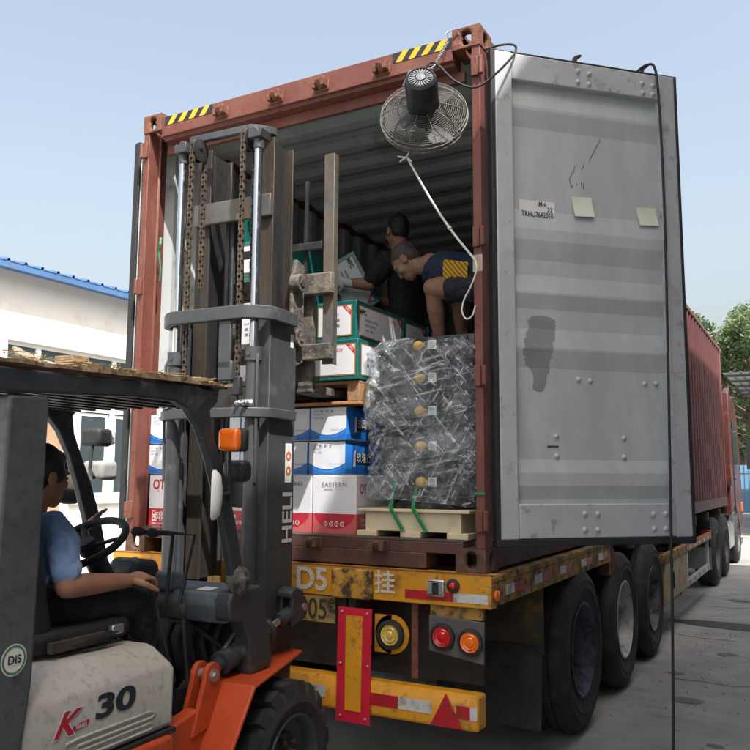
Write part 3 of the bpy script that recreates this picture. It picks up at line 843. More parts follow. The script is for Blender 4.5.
# axles and wheels
def wheel(x, y, R, s, parent, rimm, shift=1.22, w=0.28, n=48, rim_r=0.29, dish=0.14, nm='wheel'):
    """s = +1 outer face looks to +x"""
    rt = rim_r
    tp = [(rt, 0), (rt + .02, -.002), (rt + .08, .012), (R - .135, .0185), (R - .130, .022), (R - .124, .0185), (R - .09, .018), (R - .078, .021), (R - .072, .016), (R - .035, .004), (R - .012, -.016), (R, -.04),
          (R, -.075), (R - .012, -.078), (R - .012, -.088), (R, -.091), (R, -.132), (R - .012, -.135), (R - .012, -.145), (R, -.148), (R, -.19), (R - .012, -.193), (R - .012, -.203), (R, -.206), (R, -.24), (R - .012, -.264), (R - .04, -.284), (R - .1, -.292), (rt, -.28)]
    b = MB(); b.lathe([(r, h) for r, h in tp], (x - shift, y, R), (s, 0, 0), n); t = b.build('tyre', M_TYRE, parent, smooth=35)
    b = MB(); b.lathe([(rt + .004, -.004), (rt + .012, .006), (rt - .004, .01), (rt - .012, -.01), (rt - .03, -.03), (rt - .045, -dish), (rt - .10, -dish - .02), (0.11, -dish + .005), (0.10, -dish + .03), (0.085, -dish + .06), (0, -dish + .065)], (x - shift, y, R), (s, 0, 0), n); b.build('rim', rimm, t, smooth=35)
    for k in range(8):
        a = 2 * math.pi * (k + .5) / 8; b = MB(); c = V((x - shift + s * (-dish - .02), y + .145 * math.cos(a), R + .145 * math.sin(a))); b.cyl(c, c + V((s * .035, 0, 0)), .014, n=6); b.build('wheel_nut', M_ALU, t)
    return t
M_RIM1 = mat('rim_blue_grey', (0.05, 0.062, 0.105), 0.55, 0.1, 0.25, 8, GRIME, 0.45, 9)
M_RIM2 = mat('rim_silver', (0.42, 0.42, 0.41), 0.5, 0.4, 0.15, 8, (0.16, 0.13, 0.11), 0.3, 9)
M_RIM3 = mat('rim_grey', (0.12, 0.12, 0.13), 0.6, 0.2, 0.2, 8, GRIME, 0.35, 9)
WR = 0.522
for y, rm in ((1.62, M_RIM1), (2.92, M_RIM2), (4.2, M_RIM3)):
    for s, xo, xi in ((1, 2.485, 2.165), (-1, -0.045, 0.275)):
        wheel(xo, y, WR, s, tr, rm); 
        b = MB(); R = WR; b.lathe([(.28, 0), (R - .09, .015), (R - .02, -.012), (R, -.04), (R, -.24), (R - .03, -.275), (.28, -.28), (.28, 0)], (xi - 1.22, y, R), (s, 0, 0), 40); b.build('inner_tyre', M_TYRE, tr, smooth=40)
    b = MB(); b.cyl((0.3, y, WR), (2.14, y, WR), 0.065); T(b, 'axle', M_STEEL, smooth=40)
    for x in (0.72, 1.72):
        b = MB(); b.prism([(y - .5, .60), (y, .52), (y + .5, .60), (y + .5, .63), (y, .56), (y - .5, .63)], 0, x - .04, x + .04); T(b, 'leaf_spring', M_STEEL)
# mud flaps behind the rear wheels: steel plate on top, rubber below
for x0, x1 in ((1.80, 2.455), (-0.015, 0.64)):
    b = MB(); b.box(x0, x1, 0.86, 0.875, 0.62, 1.0); pl = T(b, 'mudguard_plate', mat('mudguard_plate_mat', (.07, .055, .04), .8, 0, .3, 4, (.25, .14, .03), .25, 6), bevel=.002)
    b = MB(); n = 9
    vs_ = []
    for i in range(n):
        for j in range(5):
            u, w_ = i / (n - 1), j / 4; vs_.append((x0 + (x1 - x0) * u, 0.85 - .05 * (1 - w_) + .015 * math.sin(5 * u), 0.215 + .025 * (1 - u) + (0.66 - .215) * w_))
    b.add(vs_, [(i * 5 + j, i * 5 + 5 + j, i * 5 + 6 + j, i * 5 + 1 + j) for i in range(n - 1) for j in range(4)]); T(b, 'mud_flap', M_TYRE, smooth=40)
# front mudguard corner bracket between wheels (rust red)
b = MB(); b.add([(2.49, 2.52, 1.15), (2.49, 2.68, 1.0), (2.47, 2.60, 0.86), (2.43, 2.5, 0.95)], [(0, 1, 2, 3)]); b.box(2.40, 2.47, 2.5, 2.58, 0.9, 1.14); T(b, 'mudguard_bracket', M_CAST)
# twist lock block, number board, bumper
b = MB(); b.box(1.60, 1.84, -0.095, -0.056, 1.0, 1.15); T(b, 'bumper_block', mat('block_worn', (.50, .26, .03), .7, 0, .2, 8, (.05, .035, .02), .5, 16), bevel=.008)
b = MB(); b.box(0.62, 0.86, -0.095, -0.056, 1.0, 1.15); T(b, 'bumper_block', M_YELOLD, bevel=.008)
for sx in (1, -1):
    X = (lambda u: u) if sx == 1 else (lambda u: 2.44 - u)
    def bb(b, u0, u1, *r): b.box(min(X(u0), X(u1)), max(X(u0), X(u1)), *r); return b
    yb = -0.0575
    def tape(u0, u1, z0, z1, m, y=yb, par=tr):
        b = MB(); b.add([(X(u0), y, z0), (X(u1), y, z0), (X(u1), y, z1), (X(u0), y, z1)], [(0, 1, 2, 3)]); T(b, 'reflective_tape', m, par)
    tape(2.02, 2.19, 1.022, 1.066, M_TAPER); tape(2.19, 2.285, 1.022, 1.066, M_TAPER); tape(2.287, 2.468, 1.022, 1.066, M_TAPEW)
    # square lamp and round marker on the rear beam
    b = MB(); bb(b, 2.15, 2.245, -0.075, -0.058, 1.042, 1.126); lp = T(b, 'square_lamp', M_ALU, bevel=.01)
    b = MB(); bb(b, 2.18, 2.215, -0.078, -0.0752, 1.056, 1.112); T(b, 'lamp_lens', M_BLACK, lp)
    for z in (1.052, 1.115):
        b = MB(); bb(b, 2.16, 2.235, -0.0765, -0.0752, z, z + .004); T(b, 'lamp_rib', M_BLACK, lp)
    b = MB(); b.lathe([(0.034, 0), (0.034, .012), (.022, .016), (.02, .008)], (X(2.288), -0.058, 1.10), (0, -1, 0), 20); mk = T(b, 'marker_lamp', M_GASKET, smooth=40)
    b = MB(); b.lathe([(0.02, .004), (.018, .016), (.01, .022), (0, .023)], (X(2.288), -0.058, 1.10), (0, -1, 0), 20); T(b, 'marker_lens', M_LAMPR, mk, smooth=60)
    b = MB(); b.lathe([(0.026, 0), (.026, .012), (.016, .014), (0, .018)], (X(2.487), 0.0, 1.06), (sx, 0, 0), 20); T(b, 'side_marker', M_LAMPO, smooth=40)
    # hanging lamp plate
    b = MB(); bb(b, 2.15, 2.43, -0.03, 0.0, 0.94, 0.998); T(b, 'lamp_bracket', M_YELOLD)
    b = MB(); b.prism([(X(2.148), .775), (X(2.438), .735), (X(2.442), .935), (X(2.148), .948)], 1, -0.045, -0.03); lpl = T(b, 'lamp_plate', mat('lamp_plate_mat', (.09, .088, .085), .7, 0, .2, 8, GRIME, .3, 9), bevel=.004)
    for u, z, m in ((2.225, .850, M_LAMPR), (2.372, .838, M_LAMPO)):
        b = MB(); b.lathe([(0.064, 0), (.064, .018), (.052, .022), (.052, .012)], (X(u), -0.046, z), (0, -1, 0), 28); T(b, 'lamp_bezel', M_GASKET, lpl, smooth=40)
        b = MB(); b.lathe([(0.052, .010), (.048, .02), (.04, .016), (.034, .022), (.026, .018), (.02, .024), (0, .026)], (X(u), -0.046, z), (0, -1, 0), 28); T(b, 'lamp_lens', m, lpl, smooth=25)
    # round fog lamp in a yellow bracket
    b = MB(); bb(b, 1.832, 1.93, -0.03, -0.02, .735, .925); b.lathe([(.097, 0), (.097, .01), (0, .01)], (X(1.932), -.02, .83), (0, -1, 0), 24); fb = T(b, 'lamp_bracket', M_YEL)
    b = MB(); b.lathe([(.074, 0), (.074, .03), (.056, .035), (.056, .02)], (X(1.932), -.03, .83), (0, -1, 0), 28); T(b, 'lamp_bezel', M_GASKET, fb, smooth=40)
    b = MB(); b.lathe([(.056, .018), (.05, .03), (.042, .026), (.034, .033), (.022, .028), (.016, .035), (0, .036)], (X(1.932), -.03, .83), (0, -1, 0), 28); T(b, 'lamp_lens', M_LAMPY, fb, smooth=25)
    # hanging red and yellow chevron board (drops over the bumper)
    q = lambda a, z: (X(a), z)
    b = MB(); vs_ = [(X(1.655), -.105, .957), (X(1.855), -.105, .957), (X(1.872), -.155, .405), (X(1.675), -.155, .405)]; b.add(vs_ + [(v[0], v[1] + .006, v[2]) for v in vs_], [(0, 1, 2, 3), (7, 6, 5, 4), (0, 4, 5, 1), (1, 5, 6, 2), (2, 6, 7, 3), (3, 7, 4, 0)]); cb = T(b, 'marker_board', mat('board_red', (.52, .008, .03), .5, 0, .1, 6, (.2, .02, .02), .2, 9))
    vs_ = [(X(1.705), -.1125, .92), (X(1.805), -.1125, .92), (X(1.82), -.1535, .46), (X(1.727), -.1535, .46)]; b = MB(); b.add(vs_, [(0, 1, 2, 3)]); T(b, 'board_stripe', M_YEL, cb)
    for u, z, y in ((1.68, .935, -.109), (1.83, .935, -.109), (1.70, .43, -.154), (1.845, .43, -.154), (1.685, .68, -.131), (1.845, .68, -.131)):
        b = MB(); b.lathe([(0, .006), (.006, .004), (.008, 0)], (X(u), y, z), (0, -1, 0), 10); T(b, 'rivet', M_ALU, cb)
    for u, z0 in ((2.03, .62),):
        b = MB(); bb(b, u, u + .035, 0.0, 0.012, z0, .99); T(b, 'hanging_bar', M_CAST)
# underrun bumper
b = MB(); b.prism([(-.13, .445), (-.015, .445), (-.015, .605), (-.12, .612), (-.13, .60)], 0, 0.0, 2.44); bp = T(b, 'bumper', M_YEL, bevel=.022, seg=3)
for (x0, x1, m) in ((1.83, 2.02, M_TAPER), (2.02, 2.20, M_TAPEW), (2.33, 2.40, M_TAPER), (2.40, 2.435, M_TAPEW), (1.30, 1.42, M_TAPER), (1.42, 1.60, M_TAPEW), (0.10, .28, M_TAPEW), (.28, .46, M_TAPER)):
    b = MB(); b.add([(x0, -.1325, .50), (x1, -.1325, .50), (x1, -.1325, .558), (x0, -.1325, .558)], [(0, 1, 2, 3)]); T(b, 'reflective_tape', m, bp)
b = MB(); b.prism([(2.195, .452), (2.365, .452), (2.28, .61)], 1, -.142, -.134); T(b, 'warning_triangle', M_TAPER, bp, bevel=.004)
for x in (0.78, 1.66):
    b = MB(); b.box(x - .05, x + .05, -.02, .05, .5, 1.05); T(b, 'bumper_strut', M_STEEL)
b = MB(); b.box(0.1, 2.3, 0.30, 0.33, .55, 1.0); T(b, 'rear_bulkhead', M_STEEL)
# registration plate and painted letters
b = MB(); b.box(1.02, 1.60, -.05, -.042, .855, .995); pt = T(b, 'plate', mat('plate_yellow', (.36, .24, .06), .6, 0, .15, 8, GRIME, .3, 9), bevel=.004)
X3, Z3 = V((1, 0, 0)), V((0, 0, 1))
M_DINK = mat('plate_ink', (.03, .028, .02), .6)
text('005', .15, M_DINK, pt, (1.46 - 1.22, -.05, .92), X3, Z3, bold=.01, xs=.85)
text('D5', .165, M_TAPEW, tr, (1.455 - 1.22, -.056, 1.078), X3, Z3, bold=.025, xs=1.02, lift=.004)
text('挂', .125, M_TAPEW, tr, (1.905 - 1.22, -.056, 1.085), X3, Z3, bold=.012, lift=.004)

# ------------------------------------------------------------------ tractor unit
tk = empty('tractor_truck', (1.22, 13.9, 0), 0, 'red truck tractor unit hauling the container trailer', 'truck')
M_CAB = mat('cab_red', (0.075, 0.017, 0.013), 0.35, 0, 0.08, 1, (0.3, 0.05, 0.03), .15, 3, coat=.3)
def K(b, nm, m, parent=tk, **k):
    for p in b.v: p.x -= 1.22; p.y -= 13.9
    return b.build(nm, m, parent, **k)
b = MB()
b.prism([(12.95, .95), (12.95, 2.9), (13.1, 3.25), (14.4, 3.35), (15.0, 2.9), (15.35, 2.0), (15.42, 1.1), (15.40, .45), (14.55, .45), (14.45, .9), (14.2, 1.1), (13.5, 1.1), (13.3, .95)], 0, 0.0, 2.44)
cab = K(b, 'cab', M_CAB, bevel=.05, seg=3)
for x0, x1 in ((2.36, 2.47), (-.03, .08)):
    b = MB(); b.prism([(12.75, 1.5), (12.8, 2.8), (12.95, 3.3), (13.25, 3.42), (13.3, 3.2), (12.98, 2.9), (12.95, 1.5)], 0, x0, x1); K(b, 'side_fairing', M_CAB, bevel=.02)
for s, x in ((1, 2.447), (-1, -.007)):
    b = MB(); b.add([(x, 13.7, 1.9), (x, 14.75, 1.9), (x, 14.62, 2.75), (x, 13.75, 2.75)], [(0, 1, 2, 3)]); K(b, 'side_window', M_GLASS, cab)
    b = MB(); b.box(x - .01, x + .01, 13.62, 13.63, .95, 2.8); b.box(x - .012, x + .02, 13.72, 13.86, 1.62, 1.66); K(b, 'door_seam', M_BLACK, cab)
    b = MB(); b.tube([(x, 15.0, 2.6), (x + s * .25, 15.1, 2.55), (x + s * .25, 15.1, 1.75), (x, 15.05, 1.75)], .014, 8); b.box(min(x + s * .14, x + s * .36), max(x + s * .14, x + s * .36), 15.06, 15.16, 1.85, 2.45); K(b, 'wing_mirror', M_BLACK, bevel=.02)
    b = MB(); b.box(min(x - s * .4, x), max(x - s * .4, x), 12.2, 13.1, .35, .85); K(b, 'fuel_tank', M_ALU, bevel=.08, seg=3)
    b = MB(); b.box(min(x - s * .3, x), max(x - s * .3, x), 14.5, 15.0, .3, .42); K(b, 'cab_step', M_CAB, bevel=.01)
    b = MB(); b.box(min(x - s * .2, x + s * .015), max(x - s * .2, x + s * .015), 15.1, 15.2, .95, 1.15); K(b, 'indicator', M_LAMPO, bevel=.01)
    wheel(2.44 if s > 0 else 0.0, 13.85 - 13.9, .5, s, tk, M_RIM3); 
    for yy in (9.9, 11.25):
        wheel(2.46 if s > 0 else -.02, yy - 13.9, .52, s, tk, M_RIM3)
    b = MB(); b.box(min(x - s * .6, x), max(x - s * .6, x), 9.24, 9.26, .30, .62); K(b, 'mud_flap', mat('flap_grey', (.22, .22, .215), .7))
    b = MB(); b.box(min(x - s * .6, x), max(x - s * .6, x), 9.25, 9.27, .62, 1.0); K(b, 'flap_plate', M_BLACK); 
    b = MB(); b.box(min(x - s * .14, x + s * .01), max(x - s * .14, x + s * .01), 9.2, 9.24, .80, .88); K(b, 'tail_lamp', M_LAMPR, bevel=.006)
for x in (0.8, 1.64):
    b = MB(); b.box(x - .05, x + .05, 9.0, 15.1, .72, .97); K(b, 'frame_rail', M_BLACK)
b = MB(); b.cyl((1.22, 10.6, .96), (1.22, 10.6, 1.0), .45, n=28); K(b, 'fifth_wheel', M_STEEL)
for yy in (9.9, 11.25, 13.85):
    b = MB(); b.cyl((.3, yy, .52), (2.2, yy, .52), .08); K(b, 'axle', M_BLACK)
b = MB(); b.add([(.15, 15.43, 1.9), (2.29, 15.43, 1.9), (2.24, 15.06, 2.85), (.2, 15.06, 2.85)], [(0, 1, 2, 3)]); K(b, 'windscreen', M_GLASS, cab)
# ------------------------------------------------------------------ forklift (local x right, y forward, z up; origin under the front axle)
FO, FA = (1.2265, -0.7325, 0), rad(3.0)
fk = empty('forklift', FO, FA, 'orange and grey diesel forklift with raised mast at the container door', 'forklift')
M_FDARK = mat('forklift_charcoal', (0.034, 0.041, 0.048), 0.45, 0, 0.12, 4, (0.13, 0.125, 0.115), 0.22, 7, 0.04, 90, dirt2=(0.16, 0.15, 0.14), damt2=0.08, ds2=30)
M_MAST = mat('mast_grey', (0.050, 0.056, 0.062), 0.5, 0.1, 0.12, 5, (0.105, 0.10, 0.095), 0.2, 8, 0.08, 70, dirt2=(0.07, 0.06, 0.05), damt2=0.2, ds2=18)
M_RAIL = mat('mast_rail_greasy', (0.040, 0.037, 0.034), 0.45, 0.35, 0.2, 16, (0.095, 0.064, 0.037), 0.42, 22, 0.08, 90, streak=0.05, soft=0.16, dirt2=(0.035, 0.032, 0.03), damt2=0.25, ds2=5)
M_POST = mat('backrest_galvanised', (0.12, 0.122, 0.12), 0.5, 0.4, 0.15, 6, (0.19, 0.13, 0.07), 0.36, 4, 0.1, 60, streak=0.5, soft=0.16, dirt2=(0.05, 0.045, 0.04), damt2=0.2, ds2=9)
M_ORANGE = mat('forklift_orange', (0.48, 0.068, 0.018), 0.42, 0, 0.1, 3, (0.22, 0.05, 0.02), 0.18, 6, 0.04, 80, dirt2=(0.08, 0.05, 0.04), damt2=0.12, ds2=20)
M_HOOD = mat('hood_offwhite', (0.44, 0.43, 0.40), 0.45, 0, 0.06, 3, (0.38, 0.36, 0.32), 0.25, 5, 0.04, 120, soft=0.2, dirt2=(0.16, 0.15, 0.13), damt2=0.05, ds2=34)
M_CHAIN = mat('chain_rust', (0.115, 0.085, 0.06), 0.65, 0.3, 0.3, 20, (0.045, 0.038, 0.03), 0.4, 30)
M_DUSTY = mat('carriage_dusty', (0.12, 0.105, 0.088), 0.85, 0, 0.3, 8, (0.035, 0.032, 0.03), 0.42, 14, 0.5, 60, dirt2=(0.22, 0.17, 0.11), damt2=0.25, ds2=9)
M_SEAT = mat('seat_vinyl', (0.022, 0.022, 0.023), 0.5, 0, 0.15, 5, (0.07, 0.065, 0.06), 0.25, 7)
M_MAT = mat('rubber_mat', (0.045, 0.043, 0.04), 0.75, 0, 0.2, 6, (0.11, 0.10, 0.085), 0.4, 8)
M_BGREY = mat('dash_blue_grey', (0.10, 0.125, 0.155), 0.4, 0, 0.1, 5, (0.20, 0.19, 0.18), 0.25, 8)
M_MIRR = bpy.data.materials.new('mirror_glass'); M_MIRR.use_nodes = True
_p = M_MIRR.node_tree.nodes['Principled BSDF']; _p.inputs['Base Color'].default_value = (.75, .77, .78, 1); _p.inputs['Metallic'].default_value = 1; _p.inputs['Roughness'].default_value = .06

# --- chassis, sills, counterweight
b = MB(); b.box(-.38, .38, -1.9, .12, .18, .60); b.build('chassis', M_BLACK, fk, bevel=.02)
for s in (1, -1):
    X = lambda u: s * u
    b = MB(); b.prism([(-1.95, .26), (-.70, .26), (-.70, .675), (-1.95, .685)], 0, X(.30), X(.475)); b.build('side_sill', M_ORANGE, fk, bevel=.018, seg=3)
    b = MB(); b.prism([(-.70, .25), (-.40, .25), (-.40, .60), (-.47, .70), (-.70, .66)], 0, X(.34), X(.405)); b.build('step_side', M_ORANGE, fk, bevel=.01)
    b = MB(); b.box(min(X(.30), X(.50)), max(X(.30), X(.50)), -.70, -.42, .30, .325); b.build('step_tread', M_BLACK, fk, bevel=.004)
    # front wheel arch: flat top tapering forward, then sloping and dropping behind the tyre
    top = [(.30, .40, .77), (.375, .385, .77), (.572, -.322, .775), (.30, -.335, .775)]
    mid = [(.555, -.455, .545), (.30, -.455, .545)]
    bot = [(.545, -.50, .27), (.30, -.50, .27)]
    th = V((0, 0.012, -.016))
    vs_ = [V((X(p[0]), p[1], p[2])) for p in top + mid + bot]; n = len(vs_)
    vs_ += [p + th for p in vs_]
    fs = [(0, 1, 2, 3), (3, 2, 4, 5), (5, 4, 6, 7)]
    fs += [tuple(n + i for i in reversed(f)) for f in list(fs)]
    ring = [0, 1, 2, 4, 6, 7, 5, 3]
    for i in range(8):
        a, c = ring[i], ring[(i + 1) % 8]; fs.append((a, c, n + c, n + a))
    b = MB(); b.add(vs_, fs); fd = b.build('front_fender', M_ORANGE, fk, bevel=.006)
    b = MB(); b.box(min(X(.285), X(.31)), max(X(.285), X(.31)), -.48, .36, .25, .765); b.build('arch_inner_plate', M_BLACK, fk)
    # tilt cylinder lugs
    for r in (.345, .405):
        b = MB(); pl = [(-.52, .60), (-.30, .63), (-.345, .80)] + [(-.395 + .052 * math.cos(t), .815 + .052 * math.sin(t)) for t in [k * math.pi / 8 for k in range(1, 8)]] + [(-.448, .80)]
        b.prism(pl, 0, X(r - .011), X(r + .011)); b.build('cylinder_lug', M_ORANGE, fk, bevel=.004)
    b = MB(); b.cyl((X(.33), -.395, .815), (X(.425), -.395, .815), .026, n=18); b.cyl((X(.425), -.395, .815), (X(.434), -.395, .815), .016, n=6); b.build('lug_pin', M_ALU, fk, smooth=40)
    b = MB(); A, B_ = V((X(.375), -.395, .815)), V((X(.365), .36, .985)); d = (B_ - A).normalized()
    b.cyl(A + d * .10, A + d * .44, .05, n=24); b.cyl(A + d * .03, A + d * .11, .03, n=16); b.cyl(A + d * .44, A + d * .47, .056, n=24)
    tc_ = b.build('tilt_cylinder', M_FDARK, fk, smooth=40)
    b = MB(); b.cyl(A + d * .47, A + d * .60, .021, n=16); b.build('cylinder_rod', M_CHROME, tc_, smooth=40)
    b = MB(); b.cyl(A + d * .58, A + d * .73, .034, n=20); b.cyl(A + d * .72, A + d * .79, .02, n=16); b.build('rod_sleeve', M_FDARK, tc_, smooth=40)
    b = MB(); b.tube([A + d * .13 + V((0, -.0, .05)), A + d * .2 + V((0, 0, .085)), A + d * .4 + V((0, 0, .085)), A + d * .43 + V((0, 0, .05))], .009, 8); b.build('oil_pipe', M_ALU, tc_, smooth=40)
    # clevis on the mast
    b = MB()
    for r in (.325, .385): b.prism([(.25, 1.06), (.25, .90), (.37, .93), (.41, .985), (.37, 1.04)], 0, X(r - .013), X(r + .013))
    b.prism([(.235, 1.07), (.29, 1.09), (.36, 1.06), (.36, 1.04), (.235, 1.04)], 0, X(.312), X(.398)); b.build('mast_clevis', M_FDARK, fk, bevel=.008)
    b = MB(); b.cyl((X(.31), .36, .985), (X(.405), .36, .985), .02, n=14); b.build('clevis_pin', M_ALU, fk, smooth=40)
b = MB(); b.prism([(-2.35, .30), (-2.30, .24), (-1.95, .24), (-1.72, .68), (-1.72, 1.0), (-2.2, 1.05), (-2.36, .9)], 0, -.53, .53); b.build('counterweight', M_ORANGE, fk, bevel=.06, seg=4)

# --- wheels
def fwheel(x, y, R, s, w):
    b = MB(); rt = .215
    b.lathe([(rt - .015, -.012), (rt + .02, .0), (R - .09, .012), (R - .05, .0), (R - .03, -.02), (R - .028, -w / 2), (R - .03, -w + .02), (R - .05, -w), (R - .09, -w - .01), (rt, -w)], (x, y, R), (s, 0, 0), 48)
    n = 20
    for side in (0, 1):
        for k in range(n):
            a0 = 2 * math.pi * (k + .5 * side) / n; da = 2 * math.pi / n * .62; tw = .05
            ha, hb = (.004, -w * .52) if side == 0 else (-w * .48, -w - .004)
            vs_ = []
            for (rr_, h, ex) in ((R - .045, ha if side == 0 else hb, 0), (R - .045, hb if side == 0 else ha, tw)):
                pass
            pts = []
            out_h, in_h = (0.002, -w * .50) if side == 0 else (-w - .002, -w * .50)
            for h, off, dr in ((out_h, 0, .055), (out_h + (-.018 if side == 0 else .018), 0, 0), (in_h, tw, 0)):
                for aa in (a0 + off, a0 + off + da):
                    pts.append(V((x + s * h, y + (R - dr) * math.cos(aa), R + (R - dr) * math.sin(aa))))
            for h, off in ((out_h, 0), (in_h, tw)):
                for aa in (a0 + off, a0 + off + da):
                    pts.append(V((x + s * h, y + (R - .06) * math.cos(aa), R + (R - .06) * math.sin(aa))))
            b.add(pts, [(0, 1, 3, 2), (2, 3, 5, 4), (0, 2, 4, 8, 6), (1, 7, 9, 5, 3), (4, 5, 9, 8), (0, 6, 7, 1)])
    t = b.build('tyre', M_TYRE, fk, smooth=30)
    b = MB(); b.lathe([(rt - .012, -.014), (rt + .004, -.002), (rt - .006, .006), (rt - .018, -.008), (rt - .03, -.055), (rt - .06, -.065), (.135, -.07), (.125, -.055), (.07, -.05), (.066, -.015), (.05, -.005), (0, -.003)], (x, y, R), (s, 0, 0), 40); b.build('rim', M_FDARK, t, smooth=35)
    for k in range(8):
        a = 2 * math.pi * (k + .3) / 8; c = V((x - s * .055, y + .098 * math.cos(a), R + .098 * math.sin(a))); b = MB(); b.cyl(c, c + V((s * .022, 0, 0)), .016, n=6); b.cyl(c + V((s * .02, 0, 0)), c + V((s * .034, 0, 0)), .008, n=10); b.build('lug_nut', M_STEEL, t)
fwheel(.55, 0.03, .355, 1, .225); fwheel(-.55, 0.03, .355, -1, .225); fwheel(.50, -1.72, .27, 1, .17); fwheel(-.50, -1.72, .27, -1, .17)
b = MB(); b.cyl((-.4, .03, .355), (.4, .03, .355), .09); b.build('drive_axle', M_BLACK, fk, smooth=40)

# --- engine hood
b = MB(); sec = [(-.44, .69), (.44, .69), (.44, .905), (.425, .935), (.36, .995), (.33, 1.005), (-.33, 1.005), (-.36, .995), (-.425, .935), (-.44, .905)]
b.prism(sec, 1, -1.80, -.665); hood = b.build('engine_hood', M_HOOD, fk, bevel=.022, seg=3)
for v in hood.data.vertices:                       # the nose of the hood drops slightly
    if v.co.y > -1 and v.co.z > .93: v.co.y -= (v.co.z - .93) * .45; v.co.z -= .012
for z in (.775, .735):
    b = MB(); b.tube([(.440, -1.20, z - .005), (.441, -1.15, z), (.441, -.80, z), (.441, -.775, z - .012), (.441, -.80, z - .022), (.441, -1.15, z - .022)], .0055, 8); b.build('hood_emboss', M_HOOD, hood, smooth=60)
b = MB(); b.box(-.455, .455, -1.78, -.672, .672, .69); b.build('hood_seal', M_GASKET, fk)
Yf, Zf = V((0, 1, 0)), V((0, 0, 1))
M_NUM = mat('decal_black', (.012, .02, .025), .4); M_LOGO = mat('decal_red', (.42, .012, .03), .4); M_DECW = mat('decal_white', (.75, .74, .72), .45)
text('30', .105, M_NUM, hood, (.441, -.985, .85), Yf, Zf, bold=.035, xs=1.85, shear=.05)
text('K', .108, M_DECW, hood, (.4405, -1.215, .832), Yf, Zf, bold=.055, xs=1.2, shear=.45)
text('K', .104, M_LOGO, hood, (.4415, -1.215, .832), Yf, Zf, bold=.03, xs=1.2, shear=.45)
b = MB(); b.add([(.4425, -1.178, .803), (.4425, -1.108, .810), (.4425, -1.102, .828), (.4425, -1.172, .821)], [(0, 1, 2, 3)]); b.build('logo_tag', M_LOGO, hood)
text('SERIES', .017, M_DECW, hood, (.443, -1.140, .8155), Yf + Zf * .08, Zf, bold=.005)
b = MB(); b.add([(.20, -.98, 1.0075), (.28, -.98, 1.0075), (.28, -.84, 1.0), (.20, -.84, 1.0)], [(0, 1, 2, 3)]); b.build('warning_label', mat('label_worn', (.42, .41, .37), .6, 0, .2, 40, (.2, .19, .17), .4, 60), hood)

# --- floor, seat
b = MB(); b.box(-.37, .37, -.68, -.10, .585, .605); b.box(-.37, .37, -.12, -.10, .60, .85); b.build('floor_plate', M_FDARK, fk, bevel=.004)
b = MB(); b.box(-.34, .34, -.62, -.16, .606, .618)
for k in range(22): b.box(-.33, .33, -.61 + k * .02, -.60 + k * .02, .618, .622)
b.build('floor_mat', M_MAT, fk)
b = MB(); b.prism([(-.66, .60), (-.30, .605), (-.13, .75), (-.13, .77), (-.31, .63), (-.66, .625)], 0, .10, .34)
b.build('pedal_plate', M_MAT, fk, bevel=.004)
b = MB(); b.box(-.25, .25, -1.20, -.70, 1.01, 1.09); st = b.build('seat', M_SEAT, fk, bevel=.035, seg=4)
b = MB(); b.prism([(-1.16, 1.06), (-1.06, 1.06), (-1.18, 1.58), (-1.26, 1.60), (-1.30, 1.50)], 0, -.23, .23); b.build('seat_back', M_SEAT, fk, bevel=.035, seg=4)
b = MB(); b.box(.25, .275, -1.12, -.86, 1.02, 1.055); b.build('seat_rail', M_STEEL, fk)
b = MB(); b.tube([(.26, -1.05, 1.03), (.285, -.95, 1.045), (.28, -.82, 1.05)], .011, 8); b.build('seat_belt_stalk', M_BLACK, fk, smooth=40)
b = MB(); b.box(.265, .29, -.85, -.79, 1.04, 1.075); b.build('seat_belt_buckle', M_ALU, fk, bevel=.006)

# --- dashboard cowl, posts, column
b = MB(); b.prism([(-.345, 1.085), (-.33, 1.135), (-.12, 1.15), (-.10, 1.10), (-.13, 1.02), (-.30, 1.0)], 0, -.445, .40); dash = b.build('dash_cowl', M_BGREY, fk, bevel=.014, seg=3)
for k in range(5):
    x = -.20 + k * .11; b = MB(); b.add([(x, -.305, 1.1385), (x + .075, -.305, 1.1385), (x + .075, -.235, 1.1435), (x, -.235, 1.1435)], [(0, 1, 2, 3)]); b.build('dash_sticker', M_ALU if k % 2 else M_DECW, dash)
for s in (1, -1):
    b = MB(); pl = [(-.345, 1.10), (-.325, 1.14), (-.12, 1.15), (-.09, 1.12), (-.005, .82), (-.01, .785), (-.165, .765), (-.18, .80), (-.19, .93), (-.24, 1.01), (-.33, 1.02)]
    b.prism(pl, 0, s * .362, s * .452); b.build('dash_post', M_FDARK, fk, bevel=.014, seg=3)
b = MB(); b.box(-.36, .36, -.135, -.115, .60, 1.05); b.build('front_bulkhead', M_BLACK, fk)
b = MB()
for k in range(5):
    x = .02 + k * .065; b.tube([(x, -.15, .62), (x + .02, -.19, .75), (x - .01, -.2, .9), (x + .03, -.17, 1.04)], .012, 8)
b.tube([(.33, -.16, .85), (.26, -.24, .93), (.15, -.22, .98), (.0, -.18, .97)], .01, 8); b.build('hydraulic_hoses', M_GASKET, fk, smooth=40)
b = MB(); b.tube([(-.06, -.22, .62), (-.08, -.36, .95), (-.105, -.56, 1.28)], [.06, .055, .045], 14); b.build('steering_column', M_FDARK, fk, smooth=40)
b = MB(); b.prism([(-.46, 1.16), (-.30, 1.12), (-.24, 1.16), (-.26, 1.25), (-.40, 1.27)], 0, -.17, .0); pod = b.build('instrument_pod', M_FDARK, fk, bevel=.03, seg=3)
b = MB(); b.prism([(-.37, 1.13), (-.24, 1.13), (-.24, 1.17), (-.28, 1.205), (-.36, 1.215)], 0, .05, .15); b.build('lever_cover', M_BGREY, fk, bevel=.03, seg=3)
